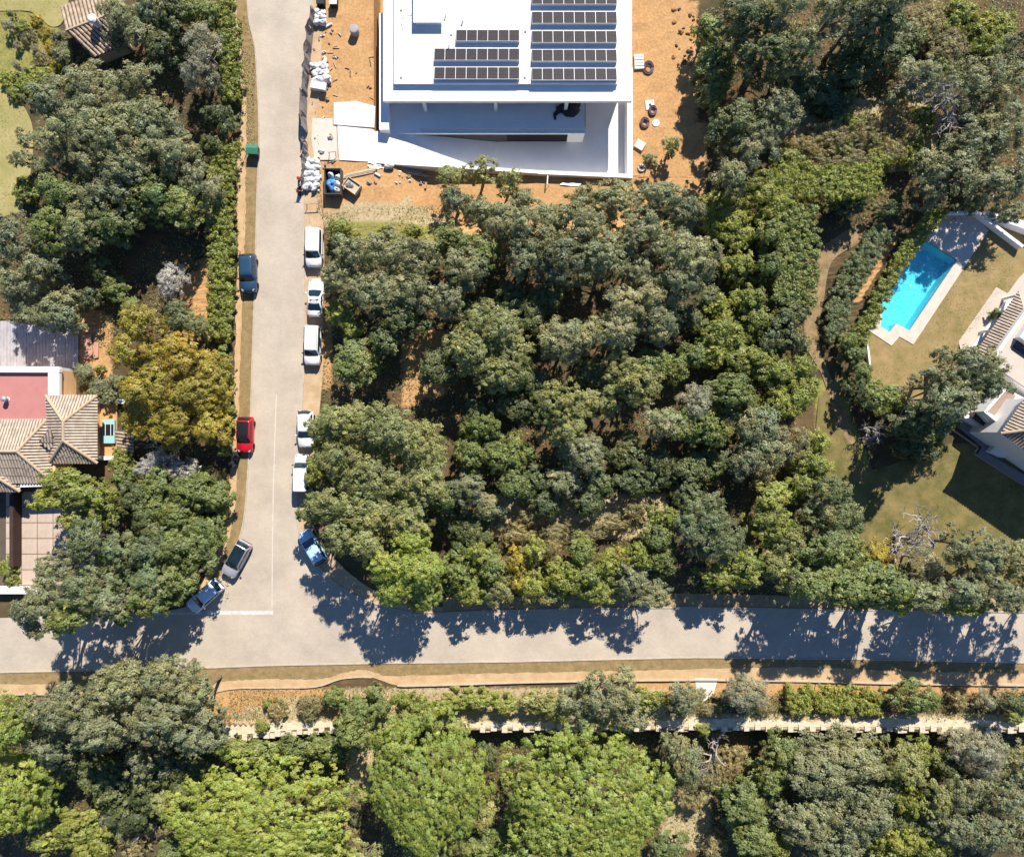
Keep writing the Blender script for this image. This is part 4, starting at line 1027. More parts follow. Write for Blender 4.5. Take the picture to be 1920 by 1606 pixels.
# ------------------------------------------------------------ building site clutter
M_NET = mat('fence_netting', (0.20, 0.18, 0.17), 0.95, var=0.25, scale=2.5)
def site_fence(label, pts, seed, hgt=2.0):
    P = [W(*p) for p in smooth_px(pts, 4)]
    t = thing('site_fence', label, 'fence', P[0], 0, 'netting fences along the building site')
    rg = random.Random(seed)
    for i in range(0, len(P), 4):
        p = P[i]; MB().tube([(p.x, p.y, -.05), (p.x+rg.uniform(-.1,.1), p.y, hgt+.1)], .04, 6).build('post', M_GREYW, t)
        if i + 4 < len(P):
            top = []; botm = []
            seg = P[i:i+5]
            for j, q in enumerate(seg):
                sag = .18*math.sin(j/4*math.pi); w_ = rg.uniform(-.16,.16)
                top.append((q.x + w_ - .22, q.y, hgt - sag + rg.uniform(-.06,.06))); botm.append((q.x + rg.uniform(-.05,.05), q.y, .02))
            mid = [((a[0]+b[0])/2 + rg.uniform(-.14,.14), a[1], (a[2]+b[2])/2) for a, b in zip(top, botm)]
            v = top + mid + botm; v2 = [(x+.025, y, z) for x, y, z in v]; n_ = 5; f = []
            for r_ in range(2):
                for k in range(4):
                    f.append((r_*n_+k, r_*n_+k+1, r_*n_+n_+k+1, r_*n_+n_+k)); f.append(tuple(15+q for q in (r_*n_+k, r_*n_+n_+k, r_*n_+n_+k+1, r_*n_+k+1)))
            MB().add(v + v2, f).build('net_panel', M_NET, t, fix=False)
site_fence('sagging dark netting fence along the street beside the orange bank', [(594,30),(588,60),(583,100),(580,140),(577,180),(575,220),(577,250)], 3)
site_fence('short sagging netting fence beside the sack pallets', [(576,268),(578,290),(576,315),(573,345)], 4, 1.5)
M_SACK = mat('white_sack', (0.62, 0.61, 0.60), 0.8, var=0.1, scale=4, bump=0.5, bscale=5)
M_PALLET = mat('pallet_wood', (0.36, 0.26, 0.16), 0.9, var=0.2, scale=5)
def pallet(parent, c, ang, hx, hy, z0=0.0):
    ca, sa = math.cos(ang), math.sin(ang)
    for k in range(5):
        o = -hy + (2*hy)*(k+.5)/5
        MB().obox((c[0]-o*sa, c[1]+o*ca), ang, hx, hy/5*.72, z0+.10, z0+.125).build('plank', M_PALLET, parent)
    for k in (-1, 0, 1):
        MB().obox((c[0]+k*hx*.85*ca, c[1]+k*hx*.85*sa), ang, .05, hy, z0, z0+.098).build('bearer', M_PALLET, parent)
def sacks(label, px, py, nx_, ny_, layers, ang, sz=(.42,.28), seed=0, m=M_SACK):
    c = W(px, py); t = thing('sack_pallet', label, 'pallet', (c.x, c.y, 0.005), 0)
    hx, hy = nx_*sz[0]*.62, ny_*sz[1]*.66
    pallet(t, (c.x, c.y), ang, hx, hy, .005)
    rg = random.Random(seed); ca, sa = math.cos(ang), math.sin(ang)
    for l in range(layers):
        for i in range(nx_):
            for j in range(ny_):
                if l == layers-1 and rg.random() < .3: continue
                u = (i-(nx_-1)/2)*sz[0]*1.18 + rg.uniform(-.06,.06); v = (j-(ny_-1)/2)*sz[1]*1.25 + rg.uniform(-.05,.05)
                blob('sack', (c.x+u*ca-v*sa, c.y+u*sa+v*ca, .13+l*.17), sz[0]*.74, sz[1]*.66, .2, m, t, rg.randint(0,999), 12, .24, rot=ang+rg.uniform(-.8,.8))
    return t
sacks('long pallet heaped with white cement sacks beside the scooter', 585, 328, 2, 5, 3, 0, (.74,.56), 1)
sacks('pallet of white sacks beside the netting fence, above the folded white sheet', 603, 140, 2, 3, 4, .1, (.74,.60), 2)
sacks('white and grey sacks at the top of the site fence', 600, 36, 2, 3, 3, .05, (.62,.46), 3)
c = W(599,165); t = thing('board_stack', 'stack of white insulation boards beside the netting fence', 'boards', (c.x, c.y, 0.005))
for k in range(4): MB().obox((c.x+.03*k, c.y-.02*k), R(-6-1.5*k), .86, .40, .01+.2*k, .195+.2*k).build('board', M_ALU, t)
c = W(666,62); t = thing('water_drum', 'round grey water drum on the orange soil', 'drum', (c.x, c.y, 0))
MB().lathe([(.46,0),(.5,.05),(.5,.40),(.52,.42),(.5,.45),(.5,.85),(.52,.88),(.47,.92)], (c.x, c.y, 0), 20).build('drum_body', mat('grey_plastic', (0.32,0.31,0.33), .6, var=.06), t)
MB().lathe([(.44,.921),(.42,.95),(.1,.97)], (c.x, c.y, 0), 20).build('lid', mat('grey_plastic', (0.32,0.31,0.33)), t)
for (px_, py_, hw_, hh_, m_, lb) in [(604,8,.42,.45,M_TRIM,'dark crate at the top of the fence by the site entrance'), (628,8,.40,.5,M_SACK,'white-topped box on the path by the top site boards')]:
    c = W(px_, py_); t = thing('crate', lb, 'crate', (c.x, c.y, 0)); MB().obox((c.x,c.y),0,hw_,hh_,.01,.85).build('box', M_TRIM, t, bevel=.02); MB().obox((c.x,c.y),0,hw_+.03,hh_+.03,.851,.92).build('lid', m_, t)
# skip with blue sheeting
c = W(628,345); t = thing('rubble_skip', 'open skip of rubble bags with a blue sheet inside', 'skip', (c.x, c.y, 0))
M_SKIP = mat('skip_steel', (0.10,0.085,0.075), .6, var=.2)
for (x0,x1,y0,y1) in ((-.95,-.88,-1.5,1.4),(.88,.95,-1.5,1.4),(-.88,.88,1.33,1.4),(-.88,.88,-1.5,-1.43)):
    MB().box(c.x+x0,c.x+x1,c.y+y0,c.y+y1,.02,1.15).build('side_plate', M_SKIP, t)
MB().box(c.x-.88,c.x+.88,c.y-1.43,c.y+1.33,.02,.08).build('floor_plate', M_SKIP, t)
blob('blue_sheet', (c.x-.2, c.y-.3, .09), .62, .95, .95, mat('blue_sheet', (0.10,0.26,0.52), .5, var=.12, bump=.5, bscale=4), t, 8)
for k, (dx, dy) in enumerate([(.45,-.2),(.5,.5),(.4,-.9),(-.3,.8)]): blob('rubble_bag', (c.x+dx, c.y+dy, .1), .42, .42, .95, M_SACK, t, 20+k, 10)
# concrete mixer bench
c = W(662,352); t = thing('mortar_trough', 'tilted pale mortar box with grey mortar on the site edge', 'trough', (c.x, c.y, gh(c.x,c.y)), R(-35))
M_TIMB = mat('formwork_timber', (0.48,0.40,0.28), .85, var=.12, scale=3)
MB().box(-.85,.85,-.62,.62,.02,.62).build('box', M_TIMB, t, local=True, bevel=.02)
for (x0,x1,y0,y1) in ((-.9,.9,.56,.64),(-.9,.9,-.64,-.56),(.82,.9,-.56,.56),(-.9,-.82,-.56,.56)): MB().box(x0,x1,y0,y1,.621,.82).build('side_board', M_TIMB, t, local=True)
blob('mortar', (-.25,-.1,.622), .5, .32, .1, mat('wet_mortar', (0.13,0.13,0.14), .4, var=.2), t, 9, local=True)
# stacked scaffold tubes and boards along the ramp parapet
t = thing('scaffold_stack', 'stack of steel scaffold tubes lying beside the ramp parapet', 'pipes', W(750,313))
M_STEEL = mat('galvanised_steel', (0.42,0.43,0.45), .4, var=.1, metal=.6)
rg = random.Random(5)
for k in range(16):
    a = W(695+rg.uniform(-5,8), 303+rg.uniform(0,12)); b = W(798+rg.uniform(-14,4), 314+rg.uniform(-3,10))
    za, zb_ = gh(a.x,a.y), gh(b.x,b.y); zz = .06+.05*(k//5)
    MB().tube([(a.x,a.y,za+zz),(b.x,b.y,zb_+zz+.15)], .035, 6).build('tube', M_STEEL, t)
for k in range(3):
    a = W(640+5*k, 334-3*k); b = W(700+4*k, 322-3*k); d = b-a; cc_ = (a+b)/2
    MB().obox(cc_[:2], math.atan2(d.y,d.x), d.length/2, .12, .01+.05*k, .055+.05*k).build('board', M_TIMB, t)
sb = thing('sack', 'single pale sack resting on the scaffold tubes', 'sack', W(730,311)); p = W(730,311); blob('sack_body', (p.x,p.y,gh(p.x,p.y)+.15), .6, .4, .35, M_SACK, sb, 4, 12, .1)
# trestles
def trestle(label, px, py, ang, w=.9):
    p = W(px, py); t = thing('trestle', label, 'trestle', (p.x,p.y,gh(p.x,p.y)), ang)
    MB().box(-w/2,w/2,-.04,.04,.74,.80).build('top_rail', M_PALLET, t, local=True)
    for x in (-w/2+.08, w/2-.08):
        for y in (-.3,.3): MB().tube([(x,0,.74),(x,y,.0)], .025, 5).build('leg', M_PALLET, t, local=True)
trestle('brown wooden trestle beside the entry apron', 625, 290, .1); trestle('wooden trestle frame at the street edge below the sack pallet', 588, 386, .05, 1.5)
# loose timbers on the orange soil
rg = random.Random(11)
for k in range(20):
    px_, py_ = rg.uniform(612,698), rg.uniform(55,185); p = W(px_,py_); a = rg.uniform(0,3.14); l = rg.uniform(.1,.42)
    tag(MB().obox((p.x,p.y), a, l, rg.uniform(.03,.06), .0, rg.uniform(.03,.10)).build('timber_offcut', (M_PALLET, M_TIMB, M_TILEB)[k%3]), 'short timber offcut lying on the orange soil beside the villa', 'timber', 'timber offcuts on the orange soil')
# hose coils and slabs east of the villa
M_HOSE = mat('purple_hose', (0.16,0.10,0.12), .6, var=.2, scale=6)
def coil(label, px, py, r, tilt, seed):
    p = W(px,py,-1.5); z = gh(p.x,p.y); t = thing('hose_coil', label, 'hose', (p.x,p.y,z)); rg = random.Random(seed)
    for k in range(6):
        rr = r*(.55+.09*k); pts = [(rr*math.cos(2*math.pi*i/14)*.85+rg.uniform(-.02,.02), rr*math.sin(2*math.pi*i/14)+rg.uniform(-.02,.02), .06+.05*(k%3)+tilt*math.sin(2*math.pi*i/14)) for i in range(15)]
        MB().tube(pts, .05, 5).build('loop', M_HOSE, t, local=True, smooth=True)
coil('purple hose coil leaning on a pale pallet east of the villa', 1216, 127, .72, .1, 1); coil('purple hose coil on a white plate on the orange soil', 1224, 207, .55, .05, 2); coil('purple hose coil beside a small white ring', 1209, 230, .6, .03, 3)
def slab(name, label, cat, px, py, hx, hy, ang, h, m):
    p = W(px,py,-1.5); z = gh(p.x,p.y); t = thing(name, label, cat, (p.x,p.y,z-.07), ang); return t
t = slab('pale_pallet', 'pale pallet of stacked boards beside the villa roof edge', 'pallet', 1198, 116, 0,0, .05, 0, None)
for k in range(5): MB().box(-.55,.55,-.85+k*.35,-.57+k*.35,.1,.3+.03*(k%2)).build('board', M_SACK, t, local=True)
MB().box(-.5,.5,-.8,.8,.0,.098).build('bearer', M_PALLET, t, local=True)
t = slab('white_plate', 'white perforated plate beside a purple hose coil', 'plate', 1219, 197, 0,0, .1, 0, None)
MB().box(-.5,.5,-.5,.6,.0,.12).build('plate', M_ALU, t, local=True, bevel=.03); MB().lathe([(.15,.121),(.15,.16)], (0,.05,0), 10).build('hole_cover', M_TRIM, t, local=True)
t = slab('white_ring', 'small white ring lying beside the hose coils', 'ring', 1230, 230, 0,0, 0, 0, None)
MB().lathe([(.22,.0),(.4,.0),(.42,.12),(.2,.14)], (0,0,0), 14).build('ring_body', M_ALU, t, local=True); MB().lathe([(.19,.03),(.1,.06)], (0,0,0), 10).build('centre', M_TRIM, t, local=True)
t = slab('concrete_slab', 'square concrete slab lying tilted on the orange soil', 'slab', 1200, 272, 0,0, -.55, 0, None)
MB().box(-.55,.55,-.5,.5,.02,.30).build('slab_body', mat('pale_concrete', (0.55,0.5,0.44)), t, local=True, bevel=.02)
MB().box(-.5,.5,-.45,.45,-.02,.019).build('bearer', M_PALLET, t, local=True)
t = slab('round_cover', 'round concrete cover near the crooked small tree', 'cover', 1203, 315, 0,0, 0, 0, None)
MB().lathe([(.42,.0),(.44,.2),(.40,.26)], (0,0,0), 16).build('cover_body', mat('pale_concrete', (0.55,0.5,0.44)), t, local=True); MB().lathe([(.1,.261),(.08,.29)], (0,0,0), 8).build('lifting_eye', M_TRIM, t, local=True)
t = thing('sawhorse', 'white sawhorse standing below the villa parapet', 'sawhorse', (*W(1026,341,-1.6)[:2], -1.7), 1.5)
MB().box(-.5,.5,-.06,.06,.7,.78).build('top_rail', M_ALU, t, local=True)
for x in (-.4,.4):
    for y in (-.25,.25): MB().tube([(x,0,.7),(x,y,0)], .03, 5).build('leg', M_ALU, t, local=True)
t = thing('pipe_bundle', 'short bundle of grey pipes lying below the villa parapet', 'pipes', (*W(1070,345,-1.6)[:2], -1.7), -.12)
for k in range(7): MB().tube([(-1.2+.1*k,-.2+.07*k,.1),(1.0+.05*k,-.15+.06*k,.12+.03*(k%2))], .06, 6).build('pipe', (M_STEEL, M_TILEB)[k%2], t, local=True)
# dig rubble along the east edge of the site
rg = random.Random(23)
for k in range(34):
    px_, py_ = rg.uniform(1262,1322), rg.uniform(8,130); p = W(px_,py_,-1.6); s_ = rg.uniform(.12,.4)
    o = blob('soil_clod', (p.x,p.y,gh(p.x,p.y)-.1), s_, s_*rg.uniform(.6,1), s_*.7, (M_TILEB, mat('red_clod',(0.34,0.17,0.07),.95,var=.2))[k%2], None, 100+k, 8, .2)
    tag(o, 'lump of dug earth along the east edge of the building site', 'earth clod', 'earth clods east of the villa')

# mixed rubble dumped along the street side of the site
rg = random.Random(77)
for k in range(44):
    if k < 30: px_, py_ = rg.gauss(606, 9), rg.uniform(40, 330)
    else: px_, py_ = rg.uniform(640, 800), rg.uniform(322, 345)
    p = W(px_, py_); z = gh(p.x, p.y) + (.09 if 222 < py_ < 300 else 0.0); s_ = rg.uniform(.08, .26); lb = ('pale', 'grey', 'brown')[k % 3]
    m_ = (M_SACK, mat('grey_rubble', (0.24, 0.23, 0.22), .9, var=.2), M_PALLET)[k % 3]
    if k % 2: o = MB().obox((p.x, p.y), rg.uniform(0, 3), s_*rg.uniform(.8, 2.0), s_*.5, z - .02, z + s_*.7, .8).build('rubble_piece', m_)
    else: o = blob('rubble_piece', (p.x, p.y, z - .02), s_*1.3, s_, s_*.9, m_, None, 300+k, 8, .25, smooth=False)
    tag(o, f'{lb} rubble piece scattered along the site edge', 'rubble', f'{lb} rubble pieces on the building site')
# ------------------------------------------------------------ foliage
def leaf_material():
    m = bpy.data.materials.new('leaves'); m.use_nodes = True; nt = m.node_tree; N = nt.nodes; L = nt.links
    N.remove(N['Principled BSDF'])
    at = N.new('ShaderNodeAttribute'); at.attribute_name = 'leafcol'
    df = N.new('ShaderNodeBsdfDiffuse'); tl = N.new('ShaderNodeBsdfTranslucent'); gl = N.new('ShaderNodeBsdfGlossy'); gl.inputs['Roughness'].default_value = 0.55
    gl.inputs['Color'].default_value = (0.9, 0.95, 1, 1)
    # every plant a little lighter or darker, warmer or cooler than its neighbour
    oi = N.new('ShaderNodeObjectInfo')
    rv = N.new('ShaderNodeValToRGB'); rv.color_ramp.interpolation = 'LINEAR'
    for k_, (p_, c_) in enumerate([(0, (.84,.87,.86)), (.5, (1.0,1.0,.95)), (1, (1.17,1.13,1.02))]):
        e_ = rv.color_ramp.elements[k_] if k_ < 2 else rv.color_ramp.elements.new(1.0)
        e_.position = p_; e_.color = (*c_, 1)
    L.new(oi.outputs['Random'], rv.inputs['Fac'])
    mv = N.new('ShaderNodeMix'); mv.data_type = 'RGBA'; mv.blend_type = 'MULTIPLY'; mv.inputs[0].default_value = 1.0
    L.new(at.outputs['Color'], mv.inputs[6]); L.new(rv.outputs['Color'], mv.inputs[7])
    L.new(mv.outputs[2], df.inputs[0])
    hs = N.new('ShaderNodeHueSaturation'); hs.inputs['Saturation'].default_value = 1.15; hs.inputs['Value'].default_value = 1.1; L.new(mv.outputs[2], hs.inputs['Color']); L.new(hs.outputs[0], tl.inputs[0])
    a = N.new('ShaderNodeMixShader'); a.inputs[0].default_value = 0.44; L.new(df.outputs[0], a.inputs[1]); L.new(tl.outputs[0], a.inputs[2])
    b = N.new('ShaderNodeMixShader'); b.inputs[0].default_value = 0.035; L.new(a.outputs[0], b.inputs[1]); L.new(gl.outputs[0], b.inputs[2])
    L.new(b.outputs[0], N['Material Output'].inputs[0])
    return m
M_LEAF = leaf_material()
M_BARK = mat('bark', (0.10, 0.075, 0.055), 0.95, scale=5, col2=(0.22, 0.18, 0.145), bump=0.6)
M_BARKG = mat('grey_bark', (0.24, 0.21, 0.19), 0.95, scale=5, col2=(0.44, 0.40, 0.37), bump=0.5)
NLEAF = [0]
def leaf_mesh(name, P, D, sz, asp, col, rg, flat=0.9):
    """one quad per leaf"""
    n = len(P); NLEAF[0] += n
    nr = D*0.95 + np.array([0, 0, 0.25]) + rg.normal(0, 0.38, (n, 3))*flat
    nr /= np.linalg.norm(nr, axis=1, keepdims=True) + 1e-9
    t = np.cross(nr, rg.normal(0, 1, (n, 3))); t /= np.linalg.norm(t, axis=1, keepdims=True) + 1e-9
    b = np.cross(nr, t)
    a = (sz*rg.uniform(.65, 1.35, n))[:, None]; w = a*(asp*rg.uniform(.8, 1.2, n))[:, None]
    V = np.stack([P - t*a, P + b*w - t*a*.1, P + t*a, P - b*w - t*a*.1], 1).reshape(-1, 3).astype(np.float32)
    me = bpy.data.meshes.new(name)
    me.vertices.add(4*n); me.vertices.foreach_set('co', V.ravel())
    me.loops.add(4*n); me.loops.foreach_set('vertex_index', np.arange(4*n, dtype=np.int32))
    me.polygons.add(n); me.polygons.foreach_set('loop_start', np.arange(0, 4*n, 4, dtype=np.int32))
    me.update()
    C = np.concatenate([np.clip(col, .004, .9), np.ones((n, 1))], 1).astype(np.float32)
    at = me.color_attributes.new('leafcol', 'FLOAT_COLOR', 'POINT'); at.data.foreach_set('color', np.repeat(C, 4, 0).ravel())
    me.materials.append(M_LEAF)
    return me
#        base colour         2nd colour          leaf  aspect bough gap-noise leaves flat
KIND = {
 'O': ((.225,.240,.118), (.330,.335,.172), .128, .50, 1.30, 1.0, .80),
 'W': ((.250,.268,.092), (.360,.360,.135), .128, .50, 1.25, 1.0, .80),
 'G': ((.180,.225,.062), (.285,.315,.095), .138, .55, 1.20, 1.0, .80),
 'D': ((.110,.138,.046), (.190,.212,.074), .140, .55, 1.25, .9, .80),
 'C': ((.165,.200,.085), (.255,.285,.125), .116, .50, 1.15, 1.1, .80),
 'L': ((.245,.285,.055), (.360,.370,.080), .132, .55, 1.05, 1.0, .80),
 'P': ((.275,.335,.056), (.355,.400,.085), .116, .50, 1.10, 1.0, .50),
 'K': ((.215,.250,.110), (.305,.335,.155), .105, .50, 1.0, 1.2, .7),
 'Y': ((.350,.295,.046), (.470,.385,.062), .122, .50, 1.15, 1.0, .80),
 'S': ((.330,.310,.190), (.450,.415,.275), .112, .30, 1.15, 1.3, .95),
 'B': ((.290,.250,.110), (.410,.355,.170), .132, .25, .90, 1.1, 1.0),
 'F': ((.46,.44,.42), (.60,.58,.55), .110, .22, .95, 1.5, 1.0),
 'M': ((.285,.295,.155), (.390,.390,.220), .122, .45, 1.25, 1.05, .85),
 'X': ((.30,.275,.25), (.46,.43,.40), .12, .14, .9, 1.0, 1.0),
}
def clump_leaves(C, Rr, kd, rg, dens=1.0, tint=1.0, under=.15, bough=None, lsc=1.0, BD=None):
    """leaves on the shell of each small clump, a few large ones inside"""
    c1, c2, sz, asp, _, ld, flat = KIND[kd]
    c1 = np.array(c1); c2 = np.array(c2)
    lsc = lsc*.80; k = np.maximum(8, (28*ld*dens*6.6*Rr**2/lsc**2).astype(int))
    ci = np.repeat(np.arange(len(C)), k); n = len(ci)
    D = rg.normal(0, 1, (n, 3)); D /= np.linalg.norm(D, axis=1, keepdims=True)
    low = (D[:, 2] < -0.2) & (rg.random(n) > under); D[low, 2] *= -1
    rad = Rr[ci]*(0.62 + 0.43*rg.random(n)**.6)
    ph = rg.random((len(C), 3))*6.28
    az = np.arctan2(D[:, 1], D[:, 0])
    rad *= 1 + .15*np.sin(3*az + ph[ci, 0]) + .12*np.sin(5*az + 4*D[:, 2] + ph[ci, 1])
    core = rg.random(n) < .09; rad[core] *= rg.uniform(.2, .6, core.sum())  # large hidden core leaves added to block light through the clump
    P = C[ci] + D*rad[:, None]*np.array([1, 1, .85])
    nb = len(C) if bough is None else int(bough.max()) + 1
    bi = np.arange(len(C)) if bough is None else bough
    mixc = (rg.random(nb)[bi]*.45 + rg.random(len(C))*.30)[ci] + .25*rg.random(n)
    col = c1*(1-mixc)[:, None] + c2*mixc[:, None]
    col = col*(rg.uniform(.88, 1.12, nb)[bi][ci]*rg.uniform(.88, 1.12, len(C))[ci]*rg.uniform(*((.74, 1.26) if kd != 'P' else (.85, 1.15)), n)*tint)[:, None]
    hue = rg.normal(0, .05, nb)[bi][ci]
    col *= np.stack([1 + hue, np.ones(n), 1 - hue], 1)
    if BD is not None: D = D*.60 + BD[ci]*.62
    return P, D, col, sz*lsc*np.where(core, 2.6, 1.0), asp*np.where(core, 1.2, 1.0), flat
def tree_mesh(kd, r, h, hb, rg, gap=.10, dens=1.0):
    """crown of radius r: boughs over a dome, small clumps over each bough, leaves over each clump"""
    sb = KIND[kd][4]
    if r < 2.2: sb = max(.34, sb*r/2.2)
    n = max(4, int(math.pi*r*r/(sb*sb*(.70 if kd != 'P' else .52))))
    i = np.arange(n); q = np.sqrt((i + .5)/n); th = i*2.39996 + rg.random()*6.28 + rg.normal(0, .12, n)
    a = rg.random(5)*6.28
    f = 1 + .11*np.sin(2*th + a[0]) + .10*np.sin(3*th + a[1]) + .09*np.sin(5*th + a[2])
    if kd == 'P': f = 1 + (f - 1)*.7
    rr = q*(1 + rg.normal(0, .06, n))
    Rb = sb*(rg.uniform(.66, 1.02, n) if kd != 'P' else rg.uniform(.78, .98, n))
    e = max(r - sb*.55, .2*r)
    x = e*rr*f*np.cos(th); y = e*rr*f*np.sin(th)
    dz = h - hb
    if kd == 'P': z = hb + dz*(.25 + .62*np.sqrt(np.clip(1 - rr**2*.96, 0, 1))) + rg.normal(0, .06, n) + .30*np.sin(x*.85 + a[3])*np.sin(y*.95 + a[4])
    else: z = hb + dz*(.12 + .70*np.sqrt(np.clip(1 - rr**2*.95, 0, 1))) + rg.normal(0, .10, n)*min(dz, 4.0)
    z = np.minimum(z, h - Rb*.6)
    keep = rg.random(n) > gap
    keep[:2] = True
    x, y, z, Rb = x[keep], y[keep], z[keep], Rb[keep]
    m = int(len(x)*.34); t2 = rg.random(m)*6.28; r2_ = np.sqrt(rg.uniform(.25, 1.0, m))
    x = np.r_[x, e*r2_*np.cos(t2)*.95]; y = np.r_[y, e*r2_*np.sin(t2)*.95]; z = np.r_[z, hb + dz*rg.uniform(-.05, .30, m)]; Rb = np.r_[Rb, sb*rg.uniform(.6, .95, m)]
    B = np.stack([x, y, np.maximum(z, Rb*.5)], 1)
    k = np.maximum(4, ((10.5 if kd != 'P' else 9.5)*(Rb/sb)**2).astype(int)); bi = np.repeat(np.arange(len(B)), k); N_ = len(bi)
    D = rg.normal(0, 1, (N_, 3)); D[:, 2] = np.abs(D[:, 2])*1.0 - .12; D /= np.linalg.norm(D, axis=1, keepdims=True)
    C = B[bi] + D*(Rb[bi]*rg.uniform(.58, .80, N_))[:, None]*np.array([1, 1, .72 if kd != 'P' else .46])
    Rc = Rb[bi]*(rg.uniform(.26, .40, N_) if kd != 'P' else rg.uniform(.24, .33, N_))
    lsc = 1.0 if r > 1.8 else max(.6, r/1.8)
    P, D, col, sz, asp, flat = clump_leaves(C, Rc, kd, rg, dens, 1.0, .15, bi, lsc, D)
    P[:, 2] = np.maximum(P[:, 2], .03)
    return leaf_mesh('crown', P, D, sz, asp, col, rg, flat), B
def trunk_mb(h, hb, C, rg, rad, nl=6):
    mb = MB(); lean = rg.normal(0, .12, 2)*h*.3
    p1 = Vector((lean[0]*.4, lean[1]*.4, hb*.55)); p2 = Vector((lean[0], lean[1], hb + (h-hb)*.3))
    mb.tube([(0, 0, -.15), (p1.x*.3, p1.y*.3, hb*.25), p1, p2], [rad*1.3, rad, rad*.85, rad*.55], 7)
    if len(C):
        for k in rg.choice(len(C), min(nl, len(C)), replace=False):
            c = Vector(C[k]); s = p1.lerp(p2, rg.random()*.8); mid = s.lerp(c, .55) + Vector((rg.normal(0, .2), rg.normal(0, .2), -.15))
            mb.tube([s, mid, c], [rad*.42, rad*.28, rad*.10], 5)
    return mb
def bare_tree(t, rx, h, rg, m=None, dense=1.0):
    mb = MB(); cnt = [0]
    def grow(p, d, l, r, lev):
        q = p + d*l; mid = p.lerp(q, .5) + Vector(rg.normal(0, .06*l, 3))
        mb.tube([p, mid, q], [r, r*.85, r*.62], 5 if lev < 2 else 3, cap=False); cnt[0] += 1
        if lev >= 5 or cnt[0] > 420*dense or r < .008: return
        for k in range(2 + (rg.random() < .75) + (lev == 0)*2):
            nd = (d*.75 + Vector(rg.normal(0, .62, 3)) + Vector((0, 0, .12))).normalized()
            grow(q if k else mid, nd, l*rg.uniform(.62, .86), r*.60, lev+1)
    grow(Vector((0, 0, -.1)), Vector((0, 0, 1)), h*.22, max(.09, h*.028), 0)
    a = np.array(mb.v); s = rx/max(1e-3, np.percentile(np.hypot(a[:, 0], a[:, 1]), 96)); k = h/max(1e-3, a[:, 2].max())
    mb.v = [(x*s, y*s, z*k) for x, y, z in mb.v]
    mb.build('branches', m or M_BARKG, t, local=True, fix=False)
    MB().tube([(0, 0, -.15), (0, 0, h*.12), (.03, 0, h*.24)], [h*.034, h*.028, h*.02], 7).build('trunk', m or M_BARKG, t, local=True)

